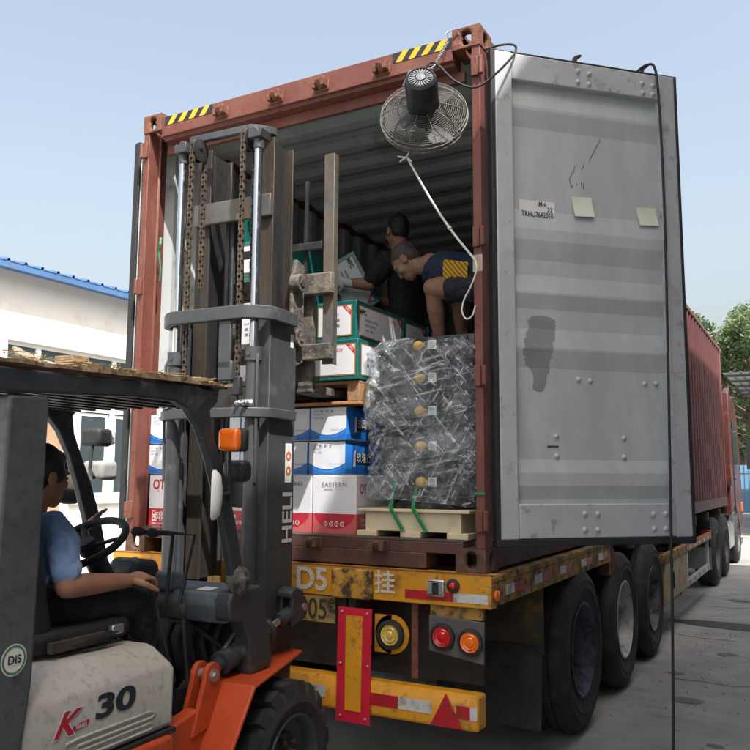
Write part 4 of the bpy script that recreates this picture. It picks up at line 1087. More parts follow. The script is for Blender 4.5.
# steering wheel
wc, wn_ = V((-.11, -.605, 1.345)), V((0, -.52, .85)).normalized(); wa, wb = V((1, 0, 0)), wn_.cross(V((1, 0, 0)))
ring = [wc + (wa * math.cos(t) + wb * math.sin(t)) * .168 for t in [2 * math.pi * k / 40 for k in range(40)]]
b = MB(); b.tube(ring, .0165, 10, closed=True); swl = b.build('steering_wheel', M_GASKET, fk, smooth=60)
b = MB()
for t in (.3, 2.4, 4.5): b.tube([wc - wn_ * .02, wc + (wa * math.cos(t) + wb * math.sin(t)) * .16], [(.02, .01), (.012, .008)], 10)
b.lathe([(0, .012), (.035, .010), (.045, -.01), (.04, -.05), (0, -.06)], wc, wn_, 20); b.build('wheel_hub', M_GASKET, swl, smooth=40)
# levers with ball knobs
for pts in ([(.19, -.44, 1.08), (.185, -.405, 1.375), (.175, -.52, 1.392)], [(.235, -.41, 1.08), (.23, -.315, 1.372), (.20, -.45, 1.39), (.165, -.60, 1.402)], [(.30, -.50, .80), (.275, -.56, 1.0), (.255, -.595, 1.17)], [(.33, -.44, .72), (.32, -.47, .95), (.315, -.48, 1.08)]):
    b = MB(); b.tube(pts, .0085, 8); lv = b.build('lever', M_BLACK, fk, smooth=50)
    b = MB(); d = (V(pts[-1]) - V(pts[-2])).normalized(); c = V(pts[-1]); b.lathe([(0, .03), (.012, .027), (.02, .012), (.018, -.012), (.012, -.03), (0, -.034)], c, d, 14); b.build('lever_knob', M_GASKET, lv, smooth=60)

# --- overhead guard
out_ = [(-.215, 1.13), (-.262, 1.27), (-.318, 1.444), (-.385, 1.60), (-.455, 1.73), (-.50, 1.82), (-.515, 1.90), (-.47, 1.935), (-.46, 1.985), (-.672, 1.995), (-1.03, 1.975), (-1.305, 1.962), (-1.55, 1.958), (-1.60, 1.93),
        (-1.60, 1.885), (-1.53, 1.88), (-1.30, 1.893), (-.977, 1.915), (-.74, 1.92), (-.66, 1.895), (-.585, 1.825), (-.52, 1.72), (-.46, 1.585), (-.40, 1.43), (-.345, 1.26), (-.305, 1.13)]
for s in (1, -1):
    b = MB(); b.prism(out_, 0, .412 if s > 0 else -.36, .452 if s > 0 else -.32); b.build('guard_leg', M_FDARK, fk, bevel=.008)
    b = MB(); b.prism([(-1.56, .62), (-1.40, .62), (-1.352, 1.0), (-1.345, 1.885), (-1.505, 1.875), (-1.515, 1.2)], 0, s * .375, s * .45); b.build('rear_post', mat('post_grey', (.075, .085, .092), .5, 0, .08, 4, (.115, .12, .122), .3, 6, .03, 80, soft=.2, dirt2=(.03, .03, .03), damt2=.12, ds2=22), fk, bevel=.014, seg=3)
for k in range(8):
    x = -.27 + k * .09; b = MB(); b.box(x - .011, x + .011, -1.53, -.53, 1.915, 1.965); b.build('guard_bar', M_FDARK, fk)
b = MB(); b.prism([(-.53, 1.94), (-.455, 1.945), (-.395, 2.0), (-.53, 2.0)], 0, -.32, .412); b.build('front_crossbar', M_FDARK, fk, bevel=.006)
b = MB(); b.box(-.40, .411, -1.60, -1.53, 1.885, 1.965); b.build('rear_crossbar', M_FDARK, fk, bevel=.006)
# round sticker on the rear post
b = MB(); b.lathe([(0, 0), (.047, 0)], (.4515, -1.43, 1.08), (1, 0, 0), 32); stk = b.build('round_sticker', M_DECW, fk)
b = MB(); b.lathe([(.036, 0), (.043, 0)], (.4525, -1.43, 1.08), (1, 0, 0), 32); b.build('sticker_ring', mat('decal_green', (.06, .22, .10), .5), stk)
text('DIS', .034, M_NUM, stk, (.4525, -1.43, 1.08), Yf, Zf, bold=.02)

# --- lamps and mirrors on the front legs
b = MB(); b.tube([(.44, -.36, 1.52), (.47, -.40, 1.55), (.475, -.41, 1.74)], .009, 8); b.tube([(.47, -.39, 1.56), (.50, -.54, 1.55)], .008, 8); b.build('lamp_stalk', M_BLACK, fk, smooth=40)
b = MB(); b.box(.44, .545, -.455, -.41, 1.735, 1.83); ts = b.build('turn_signal', M_LAMPO, fk, bevel=.02, seg=3)
b = MB(); b.box(.46, .548, -.409, -.365, 1.733, 1.832); b.build('signal_housing', M_BLACK, ts, bevel=.015)
b = MB(); b.box(.37, .49, -.33, -.245, 1.605, 1.70); b.build('work_lamp', M_BLACK, fk, bevel=.03, seg=4)
def mirror(c, d, rx, rz, nm='side_mirror', shell=M_DECW):
    c = V(c); d = V(d).normalized(); a, up_ = frame_of(d)
    vs_ = []; n = 28
    b = MB()
    for (q, h) in ((0.3, -.035), (.8, -.028), (1.0, -.008), (1.0, .004), (.93, .007)):
        for k in range(n):
            t = 2 * math.pi * k / n; e = .7
            cx, cz = math.copysign(abs(math.cos(t)) ** e, math.cos(t)), math.copysign(abs(math.sin(t)) ** e, math.sin(t))
            vs_.append(c + d * h + a * rx * q * cx + up_ * rz * q * cz)
    fs = [(i * n + j, i * n + (j + 1) % n, (i + 1) * n + (j + 1) % n, (i + 1) * n + j) for i in range(4) for j in range(n)] + [tuple(range(n))]
    b.add(vs_, fs); o = b.build(nm, shell, fk, smooth=60)
    g = MB(); g.add([c + d * .0055 + a * rx * .93 * math.copysign(abs(math.cos(2 * math.pi * k / n)) ** .7, math.cos(2 * math.pi * k / n)) + up_ * rz * .93 * math.copysign(abs(math.sin(2 * math.pi * k / n)) ** .7, math.sin(2 * math.pi * k / n)) for k in range(n)], [tuple(range(n))]); g.build('mirror_glass', M_MIRR, o)
mirror((.50, -.545, 1.555), (-.86, -.60, .0), .075, .100)
mirror((-.51, -.33, 1.575), (.75, -1, .02), .075, .082, shell=M_GASKET)
b = MB(); b.tube([(-.44, -.27, 1.60), (-.50, -.31, 1.58)], .008, 8); b.tube([(-.44, -.25, 1.62), (-.52, -.20, 1.66), (-.53, -.18, 1.80)], .009, 8); b.build('mirror_arm', M_BLACK, fk, smooth=40)
b = MB(); b.box(-.60, -.47, -.20, -.10, 1.775, 1.865); hl = b.build('work_lamp', M_BLACK, fk, bevel=.02, seg=3)
b = MB(); b.box(-.595, -.475, -.099, -.07, 1.785, 1.855); b.build('lamp_lens', M_ALU, hl, bevel=.015)
b = MB(); b.box(-.60, -.46, -.18, -.06, 1.605, 1.705); b.build('indicator_housing', mat('lamp_grey_shell', (.30, .30, .29), .5), fk, bevel=.025, seg=3)

# --- mast: outer stage
for s in (1, -1):
    X = lambda u: s * u
    b = MB(); b.prism([(X(.305), .14), (X(.305), .39), (X(.225), .39), (X(.225), .365), (X(.282), .355), (X(.282), .175), (X(.225), .165), (X(.225), .14)], 2, .10, 2.43); och = b.build('outer_channel', M_MAST, fk, bevel=.004)
    b = MB(); b.box(min(X(.19), X(.212)), max(X(.19), X(.212)), .238, .412, 1.10, 3.42); ich = b.build('inner_channel', mat('mast_web_steel', (.020, .021, .023), .5, .2, .15, 8, (.05, .038, .028), .3, 12, streak=.08, soft=.15), fk)
    for y0, y1 in ((.225, .2385), (.4115, .425)):
        b = MB(); b.box(min(X(.16), X(.25)), max(X(.16), X(.25)), y0, y1, 1.098, 3.422); b.build('channel_flange', M_RAIL, ich, bevel=.002)
    b = MB(); b.cyl((X(.243), .088, .30), (X(.243), .088, 2.235), .037, n=24); b.cyl((X(.243), .088, 2.20), (X(.243), .088, 2.27), .045, n=24); b.cyl((X(.243), .04, 2.235), (X(.243), .088, 2.235), .014, n=10); lc = b.build('lift_cylinder', M_MAST, fk, smooth=40)
    b = MB(); b.cyl((X(.243), .088, 2.27), (X(.243), .088, 3.36), .0225, n=20); b.build('lift_rod', M_CHROME, lc, smooth=40)
    b = MB(); b.cyl((X(.243), .088, 3.30), (X(.243), .088, 3.355), .027, n=18); b.prism([(X(.20), 3.355), (X(.275), 3.355), (X(.285), 3.40), (X(.262), 3.405), (X(.262), 3.39), (X(.235), 3.42), (X(.20), 3.41)], 1, .05, .14); b.build('rod_head', M_MAST, lc, bevel=.005)
    b = MB(); b.tube([(X(.275), .075, 2.24), (X(.285), .06, 2.20), (X(.285), .06, 1.95), (X(.28), .07, 1.6)], .008, 8); b.build('oil_pipe', M_MAST, lc, smooth=40)
    b = MB(); b.lathe([(.045, -.02), (.062, -.018), (.062, -.014), (.05, -.012), (.05, .012), (.062, .014), (.062, .018), (.045, .02), (.012, .02)], (X(.165), .115, 3.375), (1, 0, 0), 24); b.build('chain_sheave', M_BLACK, fk, smooth=40)
    # lift chain: link plates of the two strands, riding over the sheave
    b = MB()
    pth = [V((X(.165), .062, 2.12 + k * .0262)) for k in range(48)] + [V((X(.165), .115 - .053 * math.cos(t), 3.375 + .053 * math.sin(t))) for t in (.5, 1.0, 1.57, 2.1, 2.6)] + [V((X(.165), .168, 3.36 - k * .0262)) for k in range(29)]
    for k in range(len(pth) - 1):
        p, q = pth[k], pth[k + 1]; d = (q - p).normalized(); c = (p + q) / 2; w_ = .0105 if k % 2 else .0065
        for sx in (-1, 1): b.beam(p - d * .006 + V((sx * w_, 0, 0)), q + d * .006 + V((sx * w_, 0, 0)), .004, .0165, up=V((0, 1, 0)))
        b.tube([p + V((-.0125, 0, 0)), p + V((.0125, 0, 0))], .005, 6)
    b.build('lift_chain', M_CHAIN, fk)
def brace(z0, z1, m, nm='mast_brace', t=.034):
    q = [(-.345, .34), (-.345, .13), (-.33, .085), (-.27, .03), (-.22, .008), (.22, .008), (.27, .03), (.33, .085), (.345, .13), (.345, .34)]
    b = MB(); o, i = [], []
    for k, (x, y) in enumerate(q):
        a = V(q[max(k - 1, 0)]); c = V(q[min(k + 1, len(q) - 1)]); d = (c - a).normalized(); nn = V((d.y, -d.x))
        o.append((x, y)); i.append((x - nn.x * t, y - nn.y * t))
    b.prism(o + list(reversed(i)), 2, z0, z1); return b.build(nm, m, fk, bevel=.005)
brace(2.405, 2.475, M_MAST); brace(1.915, 1.965, M_MAST)
for z0, z1 in ((1.47, 1.63), (.30, .50), (.85, 1.0)):
    b = MB(); b.box(-.28, .28, .30, .32, z0, z1); b.build('outer_cross_tie', M_MAST, fk, bevel=.005)
b = MB(); b.box(.075, .15, .02, .035, 2.16, 2.405); b.prism([(.02, 2.10), (.035, 2.10), (.10, 2.13), (.10, 2.18), (.035, 2.2), (.02, 2.2)], 0, .075, .16); b.build('chain_anchor_plate', M_MAST, fk, bevel=.006)
for s in (1, -1):
    b = MB(); b.box(s * .165 - .025, s * .165 + .025, .045, .08, 2.03, 2.12); b.cyl((s * .165, .062, 1.93), (s * .165, .062, 2.04), .009, n=10); b.build('chain_anchor', M_BLACK, fk, bevel=.004)
    b = MB()
    for dx in (-.02, .02): b.cyl((s * .235 + dx, .03, 1.985), (s * .235 + dx, .0, 1.985), .014, n=6); b.cyl((s * .235 + dx, .0, 1.985), (s * .235 + dx, -.015, 1.985), .008, n=10)
    b.tube([(s * .235 - .035, .05, 1.985), (s * .235, .03, 1.985), (s * .235 + .035, .05, 1.985)], .02, 8); b.build('cylinder_clamp', M_ALU, fk, bevel=.002)
# inner stage ties
for z0, z1 in ((2.985, 3.105), (1.98, 2.08)):
    b = MB(); b.box(-.25, .25, .195, .223, z0, z1); b.build('inner_cross_tie', M_POST, fk, bevel=.005)
b = MB(); q = [(-.255, .225), (-.255, .15), (-.24, .13), (.16, .13), (.20, .16), (.25, .225), (.25, .25), (.215, .25), (.175, .19), (.145, .16), (-.225, .16), (-.225, .225)]
b.prism(q, 2, 3.435, 3.475); b.build('top_tie', M_MAST, fk, bevel=.004)
b = MB(); b.box(-.12, .12, .21, .222, 2.2, 2.98); b.tube([(-.05, .24, 2.0), (-.05, .24, 3.0)], .012, 8); b.tube([(-.02, .24, 2.0), (-.02, .24, 3.0)], .012, 8)
mh = MB(); 
for x in (-.06, -.03): mh.tube([(x, .26, 1.2), (x, .26, 3.0), (x, .30, 3.08), (x, .34, 3.0), (x, .36, 2.5)], .013, 8)
mh.build('mast_hoses', M_GASKET, fk, smooth=50)
# mast warning stickers and maker's lettering
b = MB(); b.add([(.3065, .30, 1.60), (.3065, .36, 1.60), (.3065, .36, 1.80), (.3065, .30, 1.80)], [(0, 1, 2, 3)]); ws = b.build('warning_sticker', M_DECW, och)
for z in (1.735, 1.66):
    b = MB(); b.lathe([(.012, 0), (.024, 0)], (.308, .33, z), (1, 0, 0), 20); b.build('sticker_symbol', mat('decal_orange', (.6, .16, .05), .5), och)
b = MB(); b.add([(.3065, .33, 2.30), (.3065, .36, 2.30), (.3065, .36, 2.37), (.3065, .33, 2.37)], [(0, 1, 2, 3)]); b.build('tag_sticker', M_DECW, och)
text('HELI', .125, M_DECW, och, (.3065, .33, 1.425), V((0, 0, 1)), V((0, -1, 0)), bold=.02, xs=1.08)

# --- carriage, load backrest, forks
for z0, z1 in ((2.615, 2.735), (2.255, 2.345)):
    b = MB(); b.box(-.45, .45, .50, .545, z0, z1); b.build('carriage_bar', M_DUSTY, fk, bevel=.008)
for s in (1, -1):
    X = lambda u: s * u
    b = MB(); b.prism([(.40, 2.20), (.50, 2.24), (.50, 2.78), (.42, 2.80), (.38, 2.7), (.38, 2.3)], 0, X(.26), X(.285)); b.build('carriage_side', M_DUSTY, fk, bevel=.008)
    for z in (2.36, 2.66):
        b = MB(); b.lathe([(0, .03), (.018, .03), (.022, .024), (.045, .024), (.05, .018), (.05, -.03), (0, -.03)], (X(.30), .41, z), (s, 0, 0), 20); b.build('carriage_roller', M_DUSTY, fk, smooth=40)
    b = MB(); b.prism([(X(.372), .548), (X(.436), .548), (X(.436), .60), (X(.426), .60), (X(.426), .562), (X(.372), .562)], 2, 2.235, 3.425); bp_ = b.build('backrest_post', M_POST, fk, bevel=.003)
    for z in (2.30, 2.34, 2.66, 2.70):
        b = MB(); b.cyl((X(.40), .535, z), (X(.40), .548, z), .014, n=6); b.build('post_bolt', M_RAIL, bp_)
    b = MB(); b.box(X(.25) - .06, X(.25) + .06, .55, .59, 2.10, 2.74); b.prism([(.55, 2.085), (1.0, 2.085), (1.62, 2.10), (1.62, 2.11), (1.0, 2.128), (.55, 2.13)], 0, X(.25) - .06, X(.25) + .06); b.build('fork', M_DUSTY, fk, bevel=.006)
b = MB(); b.box(-.36, .36, .552, .575, 2.885, 2.93); b.build('backrest_bar', M_BLACK, fk, bevel=.004)
for x, zt in ((-.20, 3.3), (0.02, 3.3), (.24, 3.3)):
    b = MB(); b.box(x - .010, x + .010, .578, .592, 2.345, zt); b.build('backrest_rod', M_BLACK, fk)

# --- cardboard and straw lying on the overhead guard, rag tied round the leg
M_CARD = mat('old_cardboard', (.36, .25, .15), .85, 0, .25, 9, (.20, .14, .085), .4, 14, .4, 50)
def ragged_sheet(name, corners, nu, nv, th, amp, label, seed, mt=M_CARD, wob=.006):
    cs = [V(c) for c in corners]; vs_ = []; fs = []
    for lay in (0, 1):
        for i in range(nu + 1):
            for j in range(nv + 1):
                u, w_ = i / nu, j / nv
                p = cs[0].lerp(cs[1], u).lerp(cs[3].lerp(cs[2], u), w_)
                ed = 1 if i in (0, nu) or j in (0, nv) else 0
                p = p + V((noise.noise(p * 18 + V((seed, 0, 0))), noise.noise(p * 18 + V((0, seed, 0))), 0)) * amp * ed * (1 if (i + j) % 2 else -1)
                p.z += wob * noise.noise(p * 9 + V((0, 0, seed))) + (th * (1 + .5 * noise.noise(p * 25)) if lay else 0)
                vs_.append(p)
    n = (nu + 1) * (nv + 1)
    for i in range(nu):
        for j in range(nv):
            a = i * (nv + 1) + j; q = (a, a + nv + 1, a + nv + 2, a + 1); fs += [tuple(reversed(q)), tuple(n + k for k in q)]
    bd = [i * (nv + 1) for i in range(nu + 1)] + [nu * (nv + 1) + j for j in range(1, nv + 1)] + [i * (nv + 1) + nv for i in range(nu - 1, -1, -1)] + [j for j in range(nv - 1, 0, -1)]
    for k in range(len(bd)):
        a, c = bd[k], bd[(k + 1) % len(bd)]; fs.append((a, c, n + c, n + a))
    b = MB(); b.add(vs_, fs); o = b.build(name, mt, None, loc=FO, rz=FA); return tag(o, label, 'cardboard')
ragged_sheet('cardboard_sheet', [(-.38, -1.62, 1.972), (.455, -1.62, 1.966), (.47, -.42, 2.006), (-.36, -.42, 2.004)], 24, 40, .012, .03, 'weathered cardboard mat lying flat over the forklift roof guard', 2, wob=.004)
ragged_sheet('cardboard_sheet', [(.05, -1.25, 1.990), (.45, -1.20, 1.987), (.46, -.55, 2.014), (.10, -.60, 2.018)], 14, 20, .016, .03, 'second torn cardboard layer at the front corner of the forklift roof', 5)
ragged_sheet('cardboard_sheet', [(-.32, -.86, 2.165), (-.12, -1.02, 2.10), (-.06, -.50, 2.028), (-.32, -.44, 2.06)], 10, 16, .008, .02, 'tilted grey cardboard sheet sloping up from the forklift roof', 8, mat('grey_cardboard', (.30, .25, .19), .85, 0, .25, 9, (.2, .16, .12), .4, 14))
b = MB(); rr = random.Random(3)
for k in range(7): b.box(.13 + rr.uniform(-.008, .008), .23 + rr.uniform(-.008, .008), -1.05 + rr.uniform(-.006, .006), -.97 + rr.uniform(-.006, .006), 2.012 + k * .009, 2.0195 + k * .009)
tag(b.build('cardboard_stack', M_CARD, None, loc=FO, rz=FA), 'little block of folded brown cardboard standing on the forklift roof', 'cardboard')
b = MB()
for k in range(150):
    x, y = rr.uniform(-.42, .46), rr.uniform(-1.6, -.45)
    if k < 90: x = rr.uniform(.40, .475)
    a = rr.uniform(0, 3.14); l = rr.uniform(.02, .08); zz = 1.985 + .03 * ((y + 1.6) / 1.15) + rr.uniform(.004, .016); b.beam((x, y, zz), (x + l * math.cos(a) * .5, y + l * math.sin(a), zz + rr.uniform(-.004, .012)), .004, .003)
tag(b.build('straw', mat('straw', (.45, .32, .14), .8), None, loc=FO, rz=FA), 'loose straw along the edge of the forklift roof', 'straw', kind='stuff')
b = MB(); b.ell((.437, -.268, 1.185), (.045, .062, .062), 28, 18)
for p in b.v:
    q = p - V((.437, -.268, 1.185)); p += q.normalized() * (.016 * noise.noise(p * 22) + .012 * noise.noise(p * 55)); 
tag(b.build('rag_bundle', mat('dirty_rag', (.13, .125, .115), .9, 0, .3, 14, (.05, .047, .045), .45, 20, .8, 90), None, smooth=60, loc=FO, rz=FA), 'dirty grey rag wound around the foot of the forklift front leg', 'rag')
# ------------------------------------------------------------------ cargo
def split_mat(name, low, high, mode, h, w, edge, side=None, rough=.5):
    """printed carton: colours by place on the face (flat print), board grain on top"""
    m = bpy.data.materials.new(name); m.use_nodes = True
    N, L = m.node_tree.nodes, m.node_tree.links; p = N['Principled BSDF']
    tc = N.new('ShaderNodeTexCoord'); sp = N.new('ShaderNodeSeparateXYZ'); L.new(tc.outputs['Object'], sp.inputs[0])
    ns = N.new('ShaderNodeSeparateXYZ'); L.new(tc.outputs['Normal'], ns.inputs[0])
    def math_(op, a, b_, c=None):
        n = N.new('ShaderNodeMath'); n.operation = op
        for i, q in enumerate((a, b_, c)):
            if q is None: continue
            if isinstance(q, (int, float)): n.inputs[i].default_value = q
            else: L.new(q, n.inputs[i])
        return n.outputs[0]
    xx = math_('DIVIDE', sp.outputs[0], w / 2)
    if mode == 'swoosh':
        cz = math_('MULTIPLY_ADD', math_('MULTIPLY', xx, xx), h * .20, -h / 2 + h * .17)
    else:
        cz = math_('ADD', math_('MULTIPLY', xx, 0.0), -h / 2 + h * .345)
    d = math_('SUBTRACT', sp.outputs[2], cz)
    f = math_('GREATER_THAN', d, 0.0)
    mx = N.new('ShaderNodeMix'); mx.data_type = 'RGBA'; L.new(f, mx.inputs[0]); mx.inputs[6].default_value = (*low, 1); mx.inputs[7].default_value = (*high, 1); out = mx.outputs[2]
    if edge:   # thin second line inside the coloured field, or paler corners
        if mode == 'swoosh':
            g = math_('LESS_THAN', math_('ABSOLUTE', math_('ADD', d, h * .07), 0), h * .012)
        else:
            el = math_('ADD', math_('MULTIPLY', xx, xx), math_('POWER', math_('DIVIDE', math_('SUBTRACT', sp.outputs[2], -h / 2 + h * .36), h * .30), 2.0))
            g = math_('MULTIPLY', math_('GREATER_THAN', el, .85), math_('LESS_THAN', d, 0.0))
        m2 = N.new('ShaderNodeMix'); m2.data_type = 'RGBA'; L.new(g, m2.inputs[0]); L.new(out, m2.inputs[6]); m2.inputs[7].default_value = (*edge, 1); out = m2.outputs[2]
    if side:
        isx = math_('GREATER_THAN', math_('ABSOLUTE', ns.outputs[0], 0), .5)
        zz = math_('DIVIDE', sp.outputs[2], h / 2); yy = sp.outputs[1]
        band = math_('LESS_THAN', math_('ABSOLUTE', math_('SUBTRACT', zz, .12), 0), math_('ADD', .58, math_('MULTIPLY', math_('ABSOLUTE', yy, 0), .9)))
        m4 = N.new('ShaderNodeMix'); m4.data_type = 'RGBA'; L.new(band, m4.inputs[0]); m4.inputs[6].default_value = (*side, 1); m4.inputs[7].default_value = (*[min(1, c * 1.5 + .012) for c in side], 1)
        m3 = N.new('ShaderNodeMix'); m3.data_type = 'RGBA'; L.new(isx, m3.inputs[0]); L.new(out, m3.inputs[6]); L.new(m4.outputs[2], m3.inputs[7]); out = m3.outputs[2]
    istop = math_('GREATER_THAN', math_('ABSOLUTE', ns.outputs[2], 0), .5)
    m5 = N.new('ShaderNodeMix'); m5.data_type = 'RGBA'; L.new(istop, m5.inputs[0]); L.new(out, m5.inputs[6]); m5.inputs[7].default_value = (*high, 1); out = m5.outputs[2]
    nz = N.new('ShaderNodeTexNoise'); nz.inputs['Scale'].default_value = 14; nz.inputs['Detail'].default_value = 6; L.new(tc.outputs['Object'], nz.inputs['Vector'])
    r = N.new('ShaderNodeMapRange'); r.inputs['To Min'].default_value = .88; r.inputs['To Max'].default_value = 1.08; L.new(nz.outputs['Fac'], r.inputs['Value'])
    sc = N.new('ShaderNodeVectorMath'); sc.operation = 'SCALE'; L.new(out, sc.inputs[0]); L.new(r.outputs[0], sc.inputs['Scale']); L.new(sc.outputs[0], p.inputs['Base Color'])
    p.inputs['Roughness'].default_value = rough
    bp = N.new('ShaderNodeBump'); bp.inputs['Strength'].default_value = .25; bp.inputs['Distance'].default_value = .006
    n6 = N.new('ShaderNodeTexNoise'); n6.inputs['Scale'].default_value = 5; n6.inputs['Detail'].default_value = 3; L.new(tc.outputs['Object'], n6.inputs['Vector']); L.new(n6.outputs['Fac'], bp.inputs['Height']); L.new(bp.outputs[0], p.inputs['Normal'])
    return m
rc = random.Random(11)
CART = {}
def carton_shape(w, d, h, n=6):
    """cardboard box with softly dented sides"""
    b = MB(); sd_ = V((rc.uniform(0, 50), rc.uniform(0, 50), 0)); hs = (w / 2, d / 2, h / 2)
    for ax in range(3):
        for sg in (-1, 1):
            vs_ = []
            for i in range(n + 1):
                for j in range(n + 1):
                    u, v_ = -1 + 2 * i / n, -1 + 2 * j / n; q = [0, 0, 0]; q[ax] = sg; q[(ax + 1) % 3] = u; q[(ax + 2) % 3] = v_
                    p = V([a * c for a, c in zip(q, hs)]); e = (1 - u ** 4) * (1 - v_ ** 4)
                    if ax < 2: p[ax] -= sg * abs(.006 * noise.noise(p * 7 + sd_) + .001) * e
                    vs_.append(p)
            fs = []
            for i in range(n):
                for j in range(n):
                    a = i * (n + 1) + j; fs.append((a, a + n + 1, a + n + 2, a + 1))
            b.add(vs_, fs)
    bm = bmesh.new(); me = bpy.data.meshes.new('tmp'); me.from_pydata([tuple(p) for p in b.v], [], b.f); bm.from_mesh(me); bmesh.ops.remove_doubles(bm, verts=bm.verts, dist=1e-4)
    bm.verts.ensure_lookup_table(); c = MB(); c.v = [v.co.copy() for v in bm.verts]; c.f = [[v.index for v in f.verts] for f in bm.faces]; c.mi = [0] * len(c.f); bm.free(); bpy.data.meshes.remove(me)
    return c
def carton(name, x0, x1, y0, y1, z0, z1, m, label, group, jit=.006, key=None, cat='carton'):
    w, d, h = x1 - x0, y1 - y0, z1 - z0
    k = (round(w, 3), round(d, 3), round(h, 3), m.name)
    loc = ((x0 + x1) / 2 + rc.uniform(-jit, jit), (y0 + y1) / 2 + rc.uniform(-jit, jit), (z0 + z1) / 2)
    if True:
        b = carton_shape(w, d, h - .001)
        o = b.build(name, m, None, bevel=.004, seg=2, loc=loc); CART[k] = o.data
    else:
        o = link(name, CART[k], None, .004, 2, loc)
    o.rotation_euler = (0, 0, rc.uniform(-1, 1) * .011)
    return tag(o, label, cat, group)
Xv, Yv, Zv = V((1, 0, 0)), V((0, 1, 0)), V((0, 0, 1))
M_GREYINK = mat('carton_ink_grey', (.16, .16, .18), .7); M_REDINK = mat('carton_ink_red', (.50, .015, .03), .6); M_WINK = mat('carton_ink_white', (.75, .70, .70), .6)
M_CARTR = split_mat('carton_red_white', (.42, .012, .035), (.66, .66, .70), 'band', .33, .29, (.48, .10, .10))
M_CARTO = split_mat('carton_red_white_long', (.48, .035, .045), (.72, .71, .73), 'band', .33, .475, None)
M_CARTB = split_mat('carton_blue_white', (.012, .13, .46), (.66, .68, .72), 'swoosh', .19, .248, (.03, .24, .60), side=(.010, .13, .44))
Z0 = 1.309
def quad(x0, x1, z0, z1, y, m, par, nm):
    b = MB(); b.add([(x0, y, z0), (x1, y, z0), (x1, y, z1), (x0, y, z1)], [(0, 1, 2, 3)]); return b.build(nm, m, par)
# bottom row: two long-side cartons, two end-on cartons
M_GLOBE = mat('printed_globe', (.30, .10, .08), .6, 0, .5, 40, (.6, .5, .48), .4, 50)
for i, (x0, x1) in enumerate(((.07, .545), (.553, 1.028))):
    o = carton('printed_carton', x0, x1, .12, .41, Z0, Z0 + .33, M_CARTO, ['white and red carton with globe picture beside the left door post, bottom row', 'white and red carton with globe picture seen through the forklift mast, bottom row'][i], 'red and white cartons in the bottom row')
    hd = .145
    text('OT', .085, M_REDINK, o, (-.155, -hd, .10), Xv, Zv, bold=.02, xs=.85)
    text('OEM', .012, M_REDINK, o, (-.155, -hd, .058), Xv, Zv)
    b = MB(); b.lathe([(0, 0), (.075, 0)], (.02, -hd - .0016, .04), (0, -1, 0), 28); b.build('globe_picture', M_GLOBE, o)
    text('Camden Parts', .044, M_WINK, o, (-.205, -hd, -.082), Xv, Zv, 'LEFT', bold=.02, xs=.8); text('OEM Manufacturer', .044, M_WINK, o, (-.205, -hd, -.117), Xv, Zv, 'LEFT', bold=.02, xs=.75)
    text('www.camdenparts.com', .02, M_WINK, o, (-.205, -hd, -.145), Xv, Zv, 'LEFT')
for i, (x0, x1) in enumerate(((1.040, 1.332), (1.338, 1.630))):
    o = carton('printed_carton', x0, x1, .12, .60, Z0, Z0 + .33, M_CARTR, ['white and red carton half hidden by the mast, bottom row', 'white and red carton next to the cream wooden skid, bottom row'][i], 'red and white cartons in the bottom row')
    hd = .24
    text('EASTERN', .036, M_GREYINK, o, (.0, -hd, .112), Xv, Zv, xs=1.15)
    quad(-.068, -.01, .085, .089, -hd - .0017, M_INK, o, 'print_rule'); quad(-.004, .07, .0865, .0875, -hd - .0017, M_GREYINK, o, 'print_rule')
    for k in range(4):
        b = MB(); b.lathe([(.010, 0), (.0135, 0)], (-.054 + k * .036, -hd - .0017, -.108), (0, -1, 0), 18); b.build('print_icon', M_WINK, o)
        text('0R5S'[k], .016, M_WINK, o, (-.054 + k * .036, -hd, -.108), Xv, Zv, bold=.01)
    hw = .146
    text('OT', .075, M_REDINK, o, (hw, -.165, .085), Yv, Zv, bold=.015, xs=.8)
    for k in range(2): text(['Camden Parts', 'OEM Manufacturer'][k], .036, M_WINK, o, (hw, -.20, -.085 - k * .032), Yv, Zv, 'LEFT', bold=.01, xs=.8)
# two rows of blue and white cartons
ordn = ['first', 'second', 'third', 'fourth', 'fifth', 'rightmost']
M_NAVY = mat('label_navy', (.012, .03, .09), .5)
for row, nmr in ((0, 'lower'), (1, 'upper')):
    for i in range(6):
        z0 = Z0 + .333 + row * .196
        x0 = .06 + i * .25 + (.004 if row else -.008)
        o = carton('blue_carton', x0, x0 + .248, .12, .52, z0, z0 + .19, M_CARTB, '%s blue and white carton from the left in the %s blue row' % (ordn[i] if i < 5 else 'last', nmr), 'blue and white cartons')
        hd = .2
        for k in range(3): text(['XH 1125', '20x35x19', 'G.W. 18kg'][k], .014, M_GREYINK, o, (-.095, -hd, .075 - k * .02), Xv, Zv, 'LEFT')
        text('YYSTSXCB   6PCS', .012, M_GREYINK, o, (.06, -hd, -.035), Xv, Zv)
        for k in range(3):
            b = MB(); b.add([(-.05 + k * .034, -hd - .0017, .068), (-.036 + k * .034, -hd - .0017, .068), (-.043 + k * .034, -hd - .0017, .082)], [(0, 1, 2)]); b.build('print_icon', M_GREYINK, o)
        if i == 5:
            b = MB(); hx = .1257; b.add([(hx, -.08, -.035), (hx, .10, -.035), (hx, .10, .035), (hx, -.08, .035)], [(0, 1, 2, 3)]); b.build('side_label', M_NAVY, o)
            text('玖瑞行', .062, M_WINK, o, (hx + .001, .01, .0), Yv, Zv, bold=.01, xs=.95)
            b = MB(); b.add([(hx, -.11, -.05), (hx, -.085, -.045), (hx, -.085, .045), (hx, -.105, .04)], [(0, 1, 2, 3)]); b.build('side_label', M_WINK, o)
